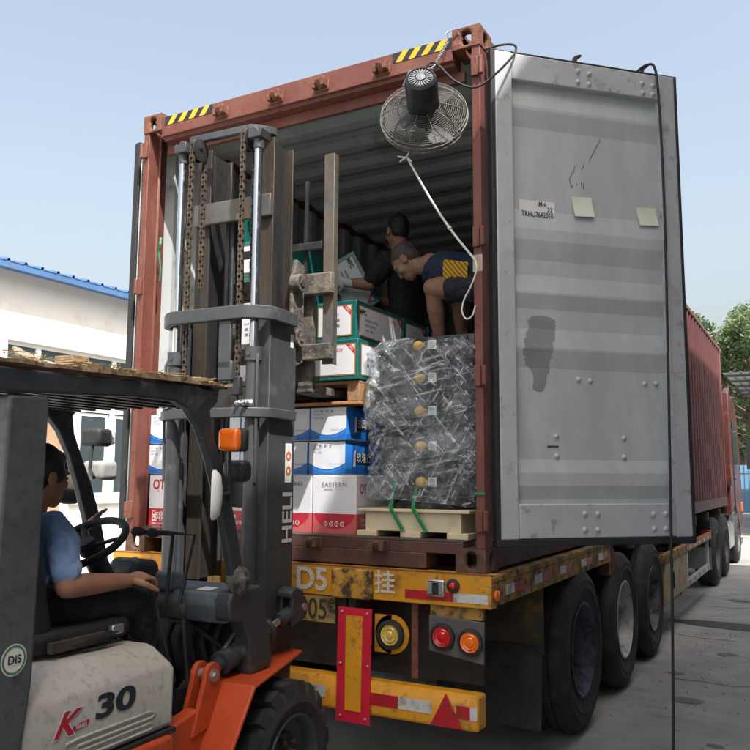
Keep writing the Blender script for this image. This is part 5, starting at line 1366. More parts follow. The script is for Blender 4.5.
# wooden pallet on top of the blue cartons
M_WOOD = mat('pallet_wood', (.30, .17, .085), .8, 0, .25, 6, (.16, .09, .05), .3, 9, .3, 40)
pal = empty('wooden_pallet', (1.06, .09, 2.036), 0, 'brown wooden pallet under the green cartons, lifted on the forks', 'pallet')
for k in range(7):
    b = MB(); b.box(-.60, .60, k * .165, k * .165 + .115, .120, .138); b.build('deck_board', M_WOOD, pal, bevel=.003)
for x in (-.60, -.06, .52):
    for y in (0, .46, .985):
        b = MB(); b.box(x, x + .08, y, y + .12, .021, .120); b.build('block', M_WOOD, pal, bevel=.003)
for k in range(3):
    b = MB(); y = (0, .46, .99)[k]; b.box(-.60, .60, y, y + .115, 0.003, .021); b.build('bottom_board', mat('pallet_board_orange', (.38, .18, .07), .8, 0, .2, 6, (.2, .1, .05), .3, 9), pal, bevel=.003)
# green cartons with framed paper labels
M_TEAL = mat('carton_teal', (.010, .105, .098), .35, 0, .12, 8, (.03, .16, .15), .2, 12, .08, 30, coat=.3)
M_LAB = mat('label_paper', (.62, .62, .64), .6, 0, .04, 9); M_LABO = mat('label_orange', (.36, .17, .05), .5)
def face_label(o, org, u, w_, W, H, big=False):
    """paper label with an orange frame, red corner flash and print"""
    u, w_ = V(u), V(w_); n = u.cross(w_)
    def P(a, c, l): return V(org) + u * a + w_ * c + n * l
    b = MB(); b.add([P(-W / 2, -H / 2, .0012), P(W / 2, -H / 2, .0012), P(W / 2, H / 2, .0012), P(-W / 2, H / 2, .0012)], [(0, 1, 2, 3)]); b.build('label_frame', M_LABO, o)
    e = .007; b = MB(); b.add([P(-W / 2 + e, -H / 2 + e, .0022), P(W / 2 - e, -H / 2 + e, .0022), P(W / 2 - e, H / 2 - e, .0022), P(-W / 2 + e, H / 2 - e, .0022)], [(0, 1, 2, 3)]); b.build('label', M_LAB, o)
    b = MB(); b.add([P(W / 2 - .065, H / 2 - .004, .0032), P(W / 2 - .004, H / 2 - .065, .0032), P(W / 2 - .004, H / 2 - .035, .0032), P(W / 2 - .035, H / 2 - .004, .0032)], [(0, 1, 2, 3)]); b.build('label_flash', M_REDINK, o)
    text('2022', .018, M_WINK, o, P(W / 2 - .028, H / 2 - .028, .0036), u - w_, u + w_, lift=.001)
    if big:
        text('MPC', .042, M_INK, o, P(-W / 2 + .045, H / 2 - .04, .003), u, w_, bold=.03, lift=.001); text('BOX', .026, M_REDINK, o, P(W / 2 - .11, H / 2 - .035, .003), u, w_, lift=.001)
        for k in range(3): text(['MK5000-1 MODEL', '6PCS 0.039 M3', 'N.W. 18KG'][k], .020, M_INK, o, P(-W / 2 + .07, .01 - k * .03, .003), u, w_, 'LEFT', lift=.001)
    else:
        text('Spare parts', .018, M_GREYINK, o, P(-.01, H * .22, .003), u, w_, lift=.001)
        for k in range(2): text(['6K 1625', '2R 2290'][k], .024, M_INK, o, P(-.005, .005 - k * .034, .003), u, w_, bold=.02, lift=.001)
        text('1 / 12', .016, M_GREYINK, o, P(-.01, -H * .36, .003), u, w_, lift=.001)
def green(x0, x1, y0, y1, z0, label, h=.232, faces='fr'):
    o = carton('green_carton', x0, x1, y0, y1, z0, z0 + h, M_TEAL, label, 'green cartons with framed labels')
    w, d = x1 - x0, y1 - y0
    if 'f' in faces: face_label(o, (0 if w < .4 else .03, -d / 2 - .0005, 0), Xv, Zv, w - (.06 if w < .4 else .09), h - .05, w > .4)
    if 'r' in faces: face_label(o, (w / 2 + .0005, 0, 0), Yv, Zv, d - (.06 if d < .4 else .05), h - .05, d > .4)
    return o
P0 = 2.176
green(1.08, 1.66, .06, .34, P0, 'large green carton lying lengthways on the pallet, its lower right corner showing')
green(.48, 1.06, .06, .34, P0, 'green carton lying lengthways on the pallet behind the mast', faces='f')
green(1.08, 1.66, .36, .64, P0, 'green carton in the lower layer behind the plastic wrapped stack')
green(1.08, 1.66, .66, .94, P0, 'rear green carton in the lower layer on the pallet', faces='r')
P1 = P0 + .234
names = ['green carton at the right front of the upper layer under the bending man', 'green carton between carriage post and mast, upper layer', 'green carton behind the mast chains, second layer', 'green carton at the left of the pallet, second layer']
for i in range(4):
    x1 = 1.632 - i * .30; green(x1 - .292, x1, .10, .69, P1, names[i], faces='fr' if i == 0 else 'f')
green(1.34, 1.632, .70, 1.05, P1, 'green carton just behind the right front one in the upper layer', faces='r')
green(1.34, 1.632, 1.06, 1.40, P1, 'deepest green carton in line behind the upper layer', faces='r')
for i in range(2):
    for k in range(2 if i == 0 else 3):
        x1 = 1.032 - i * .30; green(x1 - .292, x1, .14, .73, P1 + .234 * (k + 1), ['green carton high in the stack seen through the mast, ', 'green carton high in the left stack, '][i] + ['third layer', 'fourth layer', 'top layer'][k], faces='f')
# cartons the workers stand on
for k in range(4):
    green(1.70, 2.29, .82, 1.40, Z0 + k * .275, 'wide green carton behind the wrapped stack, ' + ['bottom', 'second', 'third', 'top'][k] + ' of the column under the bending man', h=.27, faces='f')
for k in range(2):
    green(.95, 1.53, 1.45, 2.10, Z0 + k * .234, 'green carton far inside the container, ' + ['on the floor', 'upper one'][k] + ' under the man in black', faces='')
# carton being carried
cc = carton('green_carton', -.22, .22, -.11, .11, -.135, .135, M_TEAL, 'green carton tilted in the arms of the man in black', 'green cartons with framed labels')
face_label(cc, (0, -.1105, 0), Xv, Zv, .38, .22, True)
cc.location = (.985, 1.17, 3.0); cc.rotation_euler = (rad(-6), rad(62), rad(12))

# ------------------------------------------------------------------ stretch-wrapped stack on a cream wooden skid
M_CREAM = mat('skid_cream', (.62, .54, .36), .7, 0, .06, 4, (.45, .38, .24), .25, 6)
M_UNIT = mat('unit_dark', (.018, .021, .026), .5, .3, .3, 9, (.10, .13, .11), .3, 9, .2, 50)
M_UNIT2 = mat('unit_grey_green', (.045, .055, .05), .5, .2, .3, 9, (.05, .06, .055), .4, 9, .2, 50)
M_BRASS = mat('cap_yellow', (.62, .36, .05), .4, 0, .12, 12)
M_GSTRAP = mat('strap_green', (.02, .20, .07), .35)
ws = empty('wrapped_stack', (2.02, .10, Z0), 0, 'machine parts stacked five high in clear stretch film on a cream skid', 'wrapped stack')
# local x -.36..+.27, y 0..0.65
for x in (-.365, -.10, .17):
    b = MB(); b.box(x, x + .12, -.015, .66, .003, .034); b.build('skid_runner', M_CREAM, ws, bevel=.003)
b = MB(); b.box(-.32, .245, .0, .018, .034, .135); b.box(-.32, .245, .63, .648, .034, .135); b.box(-.32, -.302, .018, .63, .034, .135); b.box(.227, .245, .018, .63, .034, .135); b.build('skid_box', M_CREAM, ws, bevel=.002)
for k in range(3):
    b = MB(); b.box(-.36, .30, -.02 + k * .228, .205 + k * .228, .136, .152); b.build('skid_board', M_CREAM, ws, bevel=.002)
zk = [1.605, 1.795, 1.985, 2.165, 2.345]
for k, z in enumerate(zk):
    zz = z - Z0
    b = MB(); b.box(-.26, .30, .075, .60, zz - .085, zz + .06); b.cyl((-.15, .045, zz - .02), (-.15, .60, zz - .02), .075, n=20); b.build('machine_unit', M_UNIT2, ws, bevel=.014)
    b = MB(); b.box(.07, .31, .05, .07, zz - .075, zz + .05); b.cyl((.0, .06, zz), (.0, .03, zz), .055, n=20)
    for q in range(5): b.box(.09 + q * .042, .105 + q * .042, .035, .05, zz - .07, zz + .045)
    b.build('machine_face', M_UNIT, ws, bevel=.006)
    b = MB(); c = V((.008 - .004 * k, .022, zz)); b.lathe([(0, -.034), (.018, -.032), (.026, -.024), (.029, -.008), (.027, .012), (.03, .02), (.03, .034)], c, (-.55, 1, 0), 18); b.ell(c + V((.02, .0, 0)), (.022, .02, .018), 14, 10); b.build('yellow_cap', M_BRASS, ws, smooth=60)
    b = MB(); b.add([(.052, .012, zz - .022), (.102, .012, zz - .024), (.103, .012, zz + .026), (.053, .012, zz + .026)], [(0, 1, 2, 3)]); b.build('paper_tag', M_PAPER, ws)
    b = MB(); 
    for q in range(4): b.add([(.060, .011, zz + .016 - q * .010), (.085 + .008 * (q % 2), .011, zz + .016 - q * .010), (.085 + .008 * (q % 2), .011, zz + .013 - q * .010), (.060, .011, zz + .013 - q * .010)], [(0, 1, 2, 3)])
    b.build('tag_print', M_GREYINK, ws)
b = MB(); b.prism([(-.20, .153), (.20, .153), (.10, .21), (.0, .24), (-.12, .21)], 1, .05, .5); b.build('machine_base', M_UNIT, ws, bevel=.01)
for x in (-.155, -.02):
    b = MB(); b.tube([(x + .075, -.022, .035), (x + .07, -.019, .045), (x + .004, -.024, .15), (x, -.022, .17), (x, -.006, .215), (x - .004, .05, .30)], [(.011, .0015)] * 6, 6, up=V((0, 1, 0))); b.build('strap', M_GSTRAP, ws)
# the film
def film_mat():
    m = bpy.data.materials.new('stretch_film'); m.use_nodes = True
    N, L = m.node_tree.nodes, m.node_tree.links; N.remove(N['Principled BSDF']); out = N['Material Output']
    tc = N.new('ShaderNodeTexCoord')
    def streak(scale, rotx, loc, sx, detail=6):
        mp = N.new('ShaderNodeMapping'); mp.vector_type = 'TEXTURE'; mp.inputs['Rotation'].default_value = (0, rotx, 0); mp.inputs['Scale'].default_value = (1 / sx, 1 / sx, 1); mp.inputs['Location'].default_value = loc
        L.new(tc.outputs['Object'], mp.inputs['Vector']); n = N.new('ShaderNodeTexNoise'); n.inputs['Scale'].default_value = scale; n.inputs['Detail'].default_value = detail; n.inputs['Roughness'].default_value = .7; n.inputs['Distortion'].default_value = .4
        L.new(mp.outputs[0], n.inputs['Vector']); return n.outputs['Fac']
    a, c, d = streak(1.1, .55, (0, 0, 0), 40, 8), streak(1.25, -.7, (3, 1, 2), 42, 8), streak(1.0, 1.35, (5, 2, 1), 46, 8)
    mx = N.new('ShaderNodeMath'); mx.operation = 'MAXIMUM'; L.new(a, mx.inputs[0]); L.new(c, mx.inputs[1])
    m2 = N.new('ShaderNodeMath'); m2.operation = 'MAXIMUM'; L.new(mx.outputs[0], m2.inputs[0]); L.new(d, m2.inputs[1])
    mr = N.new('ShaderNodeMapRange'); mr.inputs['From Min'].default_value = .55; mr.inputs['From Max'].default_value = .70; mr.inputs['To Min'].default_value = .09; mr.inputs['To Max'].default_value = .95; L.new(m2.outputs[0], mr.inputs['Value'])
    lf = N.new('ShaderNodeTexNoise'); lf.inputs['Scale'].default_value = 5; lf.inputs['Detail'].default_value = 5; L.new(tc.outputs['Object'], lf.inputs['Vector'])
    lr = N.new('ShaderNodeMapRange'); lr.inputs['From Min'].default_value = .48; lr.inputs['From Max'].default_value = .7; lr.inputs['To Min'].default_value = 0; lr.inputs['To Max'].default_value = .25; L.new(lf.outputs['Fac'], lr.inputs['Value'])
    ad = N.new('ShaderNodeMath'); ad.operation = 'ADD'; ad.use_clamp = True; L.new(mr.outputs[0], ad.inputs[0]); L.new(lr.outputs[0], ad.inputs[1])
    bp = N.new('ShaderNodeBump'); bp.inputs['Strength'].default_value = .9; bp.inputs['Distance'].default_value = .02; L.new(m2.outputs[0], bp.inputs['Height'])
    gl = N.new('ShaderNodeBsdfGlossy'); gl.inputs['Roughness'].default_value = .12; gl.inputs['Color'].default_value = (.85, .9, .95, 1); L.new(bp.outputs[0], gl.inputs['Normal'])
    df = N.new('ShaderNodeBsdfDiffuse'); df.inputs['Color'].default_value = (.78, .81, .84, 1); L.new(bp.outputs[0], df.inputs['Normal'])
    mg = N.new('ShaderNodeMixShader'); mg.inputs[0].default_value = .5; L.new(gl.outputs[0], mg.inputs[1]); L.new(df.outputs[0], mg.inputs[2])
    tp = N.new('ShaderNodeBsdfTransparent'); tp.inputs['Color'].default_value = (.9, .93, .95, 1)
    mo = N.new('ShaderNodeMixShader'); L.new(ad.outputs[0], mo.inputs[0]); L.new(tp.outputs[0], mo.inputs[1]); L.new(mg.outputs[0], mo.inputs[2]); L.new(mo.outputs[0], out.inputs['Surface'])
    return m
M_FILM = film_mat()
b = MB(); NU, NV = 200, 110
def perim(t, hw, hd, r=.06):
    a = 2 * math.pi * t; c, s = math.cos(a), math.sin(a); e = .28
    return math.copysign(abs(c) ** e, c) * hw, math.copysign(abs(s) ** e, s) * hd
vs_, fs = [], []
for j in range(NV + 1):
    v_ = j / NV; z = .185 + v_ * .90
    for i in range(NU):
        x, y = perim(i / NU, .335, .335); nrm = V((x / .335, y / .335, 0)).normalized(); p = V((x, y + .325, z))
        lay = min(abs(z - (q - Z0)) for q in zk) / .095           # 0 at a unit, 1 between units
        off = -.012 * lay * lay
        off += .034 * noise.noise(V((p.x * 3, p.y * 3, p.z * 3.5))) + .012
        q1 = (p.x + p.y) * .8 + p.z; q2 = (p.x + p.y) * .9 - p.z
        off += .011 * (1 - abs(noise.noise(V((q1 * 16, q2 * 2.2, 1.0)))) * 2.2) + .010 * (1 - abs(noise.noise(V((q2 * 18, q1 * 2.0, 5.0)))) * 2.2) + .004 * noise.noise(p * 40)
        flare = 0
        if v_ < .10: flare = (.10 - v_) * .35 * (noise.noise(V((p.x * 9, p.y * 9, 3.0))) + .1)
        if v_ > .92: off -= (v_ - .92) * 1.1
        zz = z + (.030 * noise.noise(V((p.x * 6, p.y * 6, 8.0))) if v_ < .05 else 0) + .05 * (1 - v_) ** 2 * (x - .1) * -1.2 + (.03 * noise.noise(V((p.x * 4, p.y * 4, 2.0))) * max(0, v_ - .8) * 5)
        vs_.append(p + nrm * (off + flare) + V((0, 0, zz - z)))
for j in range(NV):
    for i in range(NU):
        i2 = (i + 1) % NU; fs.append((j * NU + i, j * NU + i2, (j + 1) * NU + i2, (j + 1) * NU + i))
b.add(vs_, fs)
tv = [V((0, .325, 1.075))]; o_ = len(b.v); b.add(tv, []); top = [NV * NU + i for i in range(NU)]
for i in range(NU): b.f.append([top[i], top[(i + 1) % NU], o_]); b.mi.append(0)
b.build('stretch_film', M_FILM, ws, smooth=80)

def smooth_path(P, n=8):
    out = []
    P = [V(p) for p in P]
    for i in range(len(P) - 1):
        p0, p1, p2, p3 = P[max(i - 1, 0)], P[i], P[i + 1], P[min(i + 2, len(P) - 1)]
        for k in range(n):
            t = k / n; out.append(.5 * ((2 * p1) + (p2 - p0) * t + (2 * p0 - 5 * p1 + 4 * p2 - p3) * t * t + (3 * p1 - p0 - 3 * p2 + p3) * t ** 3))
    out.append(P[-1]); return out
# ------------------------------------------------------------------ hanging fan
FAX = V((.34, -.87, .35)).normalized(); FC = V((2.135, -.06, 3.565))
fan = empty('hanging_fan', FC, 0, 'dark industrial fan in a wire cage hanging from the container header', 'fan')
fa, fb = frame_of(FAX)
M_MOTOR = mat('motor_black', (.014, .019, .024), .35, 0, .15, 8); M_WIRE = mat('cage_wire', (.12, .11, .095), .6, .2, .15, 20)
b = MB(); b.lathe([(0, .04), (.05, .04), (.078, .055), (.086, .08), (.086, .235), (.08, .262), (.066, .274), (.064, .268), (0, .268)], (0, 0, 0), FAX, 32); mo = b.build('motor', M_MOTOR, fan, smooth=35)
b = MB()
for k in range(22):
    t = 2 * math.pi * k / 22; u = fa * math.cos(t) + fb * math.sin(t); b.beam(FAX * .271 + u * .03, FAX * .271 + u * .058, .006, .008, up=FAX)
b.lathe([(0, .279), (.024, .278), (.028, .268)], (0, 0, 0), FAX, 18); b.build('vent_cap', mat('vent_grey', (.10, .105, .11), .5), mo)
b = MB(); R_ = .232
def dome(r, s): return s * (.03 + .075 * (1 - (r / R_) ** 2))
for s in (1, -1):
    for k in range(17):
        r = .075 + (R_ - .075) * k / 16; b.tube([FAX * dome(r, s) + (fa * math.cos(t) + fb * math.sin(t)) * r for t in [2 * math.pi * q / 40 for q in range(40)]],   .0011 if k < 16 else .0026, 5, closed=True)
    for q in range(10):
        t = 2 * math.pi * q / 10; u = fa * math.cos(t) + fb * math.sin(t); b.tube([FAX * dome(r, s) * 1.02 + u * r for r in (.06, .11, .16, .20, .232)], .0028, 6)
b.tube([FAX * 0 + (fa * math.cos(t) + fb * math.sin(t)) * (R_ + .004) for t in [2 * math.pi * q / 48 for q in range(48)]], .006, 6, closed=True)
b.build('wire_cage', M_WIRE, fan, smooth=60)
for k in range(3):
    t0 = 2 * math.pi * k / 3; b = MB(); vs_ = []; fs = []
    for i in range(6):
        r = .05 + .165 * i / 5; w_ = .5 - .15 * i / 5
        for j in range(5):
            t = t0 + (j / 4 - .5) * w_ * 2; vs_.append((fa * math.cos(t) + fb * math.sin(t)) * r + FAX * ((j / 4 - .5) * .05))
    b.add(vs_, [(i * 5 + j, i * 5 + 5 + j, i * 5 + 6 + j, i * 5 + 1 + j) for i in range(5) for j in range(4)]); b.build('blade', mat('blade_grey', (.05, .053, .058), .5), fan, smooth=60)
b = MB(); b.lathe([(0, -.04), (.05, -.035), (.06, .0), (.055, .04)], (0, 0, 0), FAX, 20); b.build('hub', M_MOTOR, fan, smooth=40)
b = MB(); hk = V((.085, -.075, .22)); b.tube([FAX * .09 + V((0, 0, .09)), V((.045, -.13, .175)), hk], .009, 8); b.tube([hk + V((0, 0, 0)), V((-.02, -.14, .2)), V((-.05, -.15, .12))], .007, 8); b.build('hanger_hook', M_WIRE, fan, smooth=50)
# chain from the header to the fan
b = MB(); pA, pB = V((2.262, -.02, 3.99)), FC + hk
for k in range(15):
    p, q = pA.lerp(pB, k / 15), pA.lerp(pB, (k + 1.25) / 15); d = (q - p).normalized(); a, c = frame_of(d); s_ = a if k % 2 else c; m_ = (p + q) / 2; l = (q - p).length / 2
    b.tube([m_ + d * l * math.cos(t) + s_ * .0075 * math.sin(t) for t in [2 * math.pi * i / 10 for i in range(10)]], .0023, 5, closed=True)
b.tube([pA, pA + V((.0, -.02, .035)), pA + V((.045, 0, .06)), V((2.33, .02, 4.0))], .004, 6)
tag(b.build('chain', M_ALU, None), 'short steel chain looped from the top right casting to the fan', 'chain')
# white rope from the fan to the right post
M_ROPE = mat('rope_white', (.62, .62, .58), .8, 0, .15, 40, (.45, .42, .2), .2, 30)
b = MB(); pts = []
A, B_ = V((2.055, -.10, 3.335)), V((2.405, -.012, 2.745))
for k in range(25):
    t = k / 24; pts.append(A.lerp(B_, t) + V((0, 0, -.04 * math.sin(math.pi * t))))
b.tube(pts, .0062, 8); b.tube([A + V((-.05, -.02, .01)), A, A + V((.03, -.01, -.03))], .005, 6); b.tube([A + V((-.045, 0, -.012)), A + V((0, -.012, .0)), A + V((.02, -.01, .03))], .005, 6)
b.ell(pts[15], .012, 10, 8)
b.tube(smooth_path([B_, B_ + V((.012, -.02, -.06)), B_ + V((-.02, -.02, -.14)), B_ + V((-.055, -.02, -.20)), B_ + V((-.07, -.02, -.26)), B_ + V((-.05, -.02, -.305)), B_ + V((-.015, -.02, -.295)), B_ + V((.005, -.02, -.24))], 6), .0045, 8)
tag(b.build('rope', M_ROPE, None, smooth=60), 'thin white rope tied from the fan cage to the right door post', 'rope')
for z in (2.70, 2.725, 2.75, 2.775):
    pass
b = MB(); b.box(2.384, 2.436, .0025, .0052, 2.69, 2.78); tp = b.build('tape_band', mat('masking_tape', (.42, .34, .26), .6, 0, .1, 20), con); tp.location = (0, 0, -ZC)
b = MB(); b.box(2.382, 2.436, -.002, .004, 1.545, 1.558); tp = b.build('tape_band', M_GSTRAP, con); tp.location = (0, 0, -ZC)
# power cables
b = MB(); dv, dn = V((.719, .695, 0)), V((-.695, .719, 0)); H0 = V((2.5, .03, 0))
def dp(x, y, z): return H0 + dv * x + dn * y + V((0, 0, z))
b.tube(smooth_path([FC + V((.03, -.16, .10)), FC + hk + V((.01, -.03, .02)), (2.36, -.16, 3.67), (2.47, -.14, 3.62), (2.56, -.06, 3.72), dp(.11, -.03, 3.88), dp(.12, -.01, 3.94), dp(.05, .02, 3.945), dp(-.02, .06, 3.93)]), .0065, 8)
tag(b.build('fan_cable', M_GASKET, None, smooth=60), 'black cable looping from the fan motor to the top of the grey door', 'cable')
b = MB(); b.tube(smooth_path([dp(.90, .075, 3.925), dp(.955, .03, 3.968), dp(.985, -.012, 3.93), dp(1.0, -.016, 3.7), dp(1.005, -.016, 3.1), dp(.99, -.016, 2.3), dp(.965, -.018, 1.4), dp(.945, -.03, 1.0), dp(.92, -.04, .5), dp(.895, -.05, .1), dp(.88, -.10, .009), dp(.80, -.9, .009), dp(.9, -1.8, .009)], 10), .0075, 8)
tag(b.build('hanging_cable', M_GASKET, None, smooth=60), 'black cable hanging down the grey door to the ground', 'cable')
# green scrap hanging at the left post
b = MB(); b.tube(smooth_path([(.115, .085, 3.22), (.135, .06, 3.16), (.118, .07, 3.11), (.128, .08, 3.0), (.12, .085, 2.92)], 6), [(.004 + .004 * abs(noise.noise(V((k * .35, 0, 0)))) * 3, .003) for k in range(25)], 8)
tag(b.build('green_strap', mat('scrap_green', (.02, .19, .10), .5), None, smooth=60), 'scrap of green strapping caught on the left door post', 'strap')
# ------------------------------------------------------------------ people
M_SKIN = mat('skin', (.36, .185, .115), .5, 0, .14, 14, (.30, .13, .085), .35, 18, .15, 160, soft=.2); M_SKIN2 = mat('skin_tan', (.33, .17, .105), .5, 0, .14, 14, (.27, .125, .08), .35, 18, .15, 160, soft=.2)
M_HAIR = mat('hair_black', (.012, .011, .011), .5, 0, .3, 60, bump=.5, bs=160)
M_EYE = mat('eye_dark', (.03, .02, .015), .2); M_EYEW = mat('eye_white', (.13, .10, .085), .6)
def basis(fwd, up):
    f = V(fwd).normalized(); r = f.cross(V(up)).normalized(); u = r.cross(f).normalized(); return r, f, u
def add_head(b, c, fwd, up, s=1.0, neck_to=None):
    r, f, u = basis(fwd, up); c = V(c); R3 = Mx((r, f, u)).transposed()
    def P(x, y, z): return c + (r * x + f * y + u * z) * s
    def E(p, q): b.ell(P(*p), tuple(k * s for k in q), 18, 12, R=R3)
    E((0, -.012, .028), (.075, .095, .088)); E((0, .018, -.025), (.066, .074, .085)); E((0, .045, -.078), (.045, .045, .036)); E((0, .06, -.098), (.022, .022, .018))
    E((0, .068, .024), (.058, .028, .018)); E((0, .088, -.012), (.010, .016, .026)); E((0, .100, -.030), (.015, .014, .012)); E((0, .085, -.062), (.024, .012, .007)); E((0, .083, -.074), (.020, .012, .007))
    for x in (-1, 1):
        E((x * .040, .055, -.022), (.026, .03, .026)); E((x * .076, -.012, -.008), (.010, .022, .033)); E((x * .082, -.018, .008), (.008, .018, .016))
    if neck_to is not None:
        b.limb([P(0, -.025, -.06), P(0, -.03, -.10), V(neck_to)], [.056 * s, .057 * s, .066 * s])
    return P, R3
def face_bits(P, R3, parent, s=1.0):
    for x in (-1, 1):
        b = MB(); b.ell(P(x * .031, .082, .004), (.014 * s, .008 * s, .007 * s), 12, 8, R=R3); e = b.build('eye', M_EYEW, parent, smooth=60)
        b = MB(); b.ell(P(x * .031, .088, .004), (.006 * s, .004 * s, .006 * s), 10, 8, R=R3); b.build('pupil', M_EYE, e, smooth=60)
        b = MB(); b.tube([P(x * .015, .096, .020), P(x * .032, .094, .026), P(x * .052, .080, .022)], [.003, .004, .002], 6); b.build('eyebrow', M_HAIR, parent)
M_BUZZ = mat('hair_buzz', (.055, .042, .034), .7, 0, .2, 60)
def add_hair(c, fwd, up, parent, s=1.0, short=False, m=M_HAIR):
    r, f, u = basis(fwd, up); c = V(c); R3 = Mx((r, f, u)).transposed(); b = MB()
    def E(p, q): b.ell(c + (r * p[0] + f * p[1] + u * p[2]) * s, tuple(k * s for k in q), 20, 12, R=R3)
    g = .004 if short else .012
    E((0, -.026, .042), (.077 + g, .092 + g, .082 + g)); E((0, -.055, -.012), (.064 + g, .052 + g, .062))
    if not short:
        E((0, .022, .078), (.064, .056, .038)); E((0, -.065, -.045), (.055, .04, .05))
        for x in (-1, 1): E((x * .072, .015, .02), (.014, .03, .045))
    for p in b.v: p += (p - c).normalized() * .006 * noise.noise(p * 55)
    o = b.build('hair', m, parent); return remesh(o, .0055, 2, .4)
def add_hand(b, w, d, n, side, curl=.5, sp=.10, thumb=.6):
    """wrist w, pointing direction d, palm normal n (palm looks along n), side=+1: thumb lies along d x n"""
    w, d = V(w), V(d).normalized(); n = (V(n) - d * V(n).dot(d)).normalized(); t = d.cross(n).normalized() * side
    b.tube([w - d * .01, w + d * .03, w + d * .07, w + d * .096], [(.024, .017), (.034, .017), (.041, .015), (.040, .012)], 14, up=n)
    L = (.070, .080, .075, .058)
    for k in range(4):
        o = .030 - k * .020; p = w + d * (.092 - .004 * abs(k - 1.3)) + t * o; ang = curl * (.75 + .12 * k); dd = (d + t * sp * (1.5 - k) * .5).normalized()
        pts = [p - dd * .02, p]; a = ang * .5
        for q, fr in enumerate((.44, .31, .25)):
            v = dd * math.cos(a) + n * math.sin(a); p = p + v * L[k] * fr; pts.append(p); a += ang * .75
        b.limb(pts, [.0098, .0096, .0088, .0082, .0072], 10)
    p0 = w + d * .028 + t * .026; v1 = (d * .55 + t * .75 + n * thumb * .5).normalized(); v2 = (d * .85 + t * .35 + n * thumb).normalized()
    b.limb([p0, p0 + v1 * .04, p0 + v1 * .04 + v2 * .033, p0 + v1 * .04 + v2 * .058], [.016, .0125, .011, .0085], 10)

def folds(b, amp=.010, f=9.0, sq=(1, 1, .35)):
    for p in b.v:
        q = V((p.x * sq[0], p.y * sq[1], p.z * sq[2])) * f
        r = (1 - abs(noise.noise(q)) * 2.4) * .6 + noise.noise(q * 2.3 + V((4, 1, 7))) * .5
        p += V((noise.noise(q + V((3, 0, 0))), noise.noise(q + V((0, 9, 0))), .4 * noise.noise(q + V((0, 0, 5))))) * amp * (.5 + .5 * r)
def wrinkle(o, strength=.017, size=.06):
    t = bpy.data.textures.new('cloth_folds', 'CLOUDS'); t.noise_scale = size; t.noise_depth = 2; t.noise_type = 'HARD_NOISE'
    d = o.modifiers.new('folds', 'DISPLACE'); d.texture = t; d.strength = strength; d.mid_level = .5; d.texture_coords = 'LOCAL'
    return o
# --- forklift driver, seated (same frame as the forklift)
dr_ = empty('person', FO, FA, 'driver in a light blue T-shirt and dark trousers sitting on the forklift', 'person')
hc, hf, hu = V((-.02, -.935, 1.622)), V((.10, 1, -.10)), V((0, .06, 1))
b = MB(); P_, R3 = add_head(b, hc, hf, hu, .98, neck_to=(-.02, -1.0, 1.46))
shR, elR, wrR = V((.165, -1.02, 1.43)), V((.235, -1.03, 1.235)), V((.25, -.745, 1.225))
b.limb([shR.lerp(elR, .4), elR], [.046, .043]); b.limb([elR, elR.lerp(wrR, .35), wrR], [.043, .041, .027])
add_hand(b, wrR, V((.05, 1, .12)), V((-.25, .35, -1)), -1, curl=.85, thumb=.5)
shL, elL, wrL = V((-.205, -1.0, 1.43)), V((-.29, -.78, 1.285)), V((-.255, -.505, 1.37))
b.limb([shL.lerp(elL, .4), elL], [.046, .042]); b.limb([elL, elL.lerp(wrL, .35), wrL], [.042, .04, .027])
add_hand(b, wrL, V((.10, .72, .69)), V((.55, .45, -.6)), 1, curl=.22, sp=.28, thumb=.2)
b.limb([(-.02, -1.06, 1.15), (-.02, -1.03, 1.38)], [.085, .085]); b.limb([(-.02, -1.03, 1.38), shR.lerp(elR, .42)], [.05, .045]); b.limb([(-.02, -1.03, 1.38), shL.lerp(elL, .42)], [.05, .045])
body = remesh(b.build('body', M_SKIN, dr_), .005, 3, .5); face_bits(P_, R3, dr_, .98); add_hair(hc, hf, hu, dr_, .98)
M_SHIRT = mat('shirt_blue', (.22, .34, .58), .85, 0, .1, 5, (.17, .27, .48), .3, 6, .25, 14)
b = MB(); b.tube([(-.02, -1.06, 1.07), (-.02, -1.09, 1.16), (-.02, -1.08, 1.28), (-.02, -1.04, 1.38), (-.02, -1.015, 1.44), (-.02, -1.0, 1.485)], [(.165, .125), (.168, .125), (.178, .12), (.19, .112), (.165, .095), (.078, .07)], 24, up=V((0, 1, 0)))
b.limb([shR + V((-.04, 0, .0)), shR.lerp(elR, .25), shR.lerp(elR, .78)], [.074, .068, .060]); b.limb([shL + V((.04, 0, 0)), shL.lerp(elL, .25), shL.lerp(elL, .72)], [.074, .068, .060])
for p in b.v: p += V((noise.noise(p * 11), noise.noise(p * 11 + V((5, 0, 0))), 0)) * .010 + V((0, 0, .006 * noise.noise(p * 20)))
wrinkle(remesh(b.build('shirt', M_SHIRT, dr_), .008, 3, .5))
M_TROU = mat('trousers_dark', (.016, .017, .02), .85, 0, .2, 6, (.03, .03, .032), .3, 8, .3, 20)
b = MB()
for s, kx in ((1, .165), (-1, -.19)):
    b.limb([(-.02 + s * .075, -1.03, 1.125), (kx * .85, -.80, 1.145), (kx, -.585, 1.115)], [.095, .088, .068]); b.limb([(kx, -.585, 1.115), (kx, -.52, .93), (kx, -.44, .70)], [.068, .062, .052])
b.limb([(-.02 - .08, -1.06, 1.13), (-.02 + .08, -1.06, 1.13)], [.105, .105])
for p in b.v: p += V((noise.noise(p * 9), noise.noise(p * 9 + V((5, 0, 0))), noise.noise(p * 12))) * .008
wrinkle(remesh(b.build('trousers', M_TROU, dr_), .009, 3, .5))
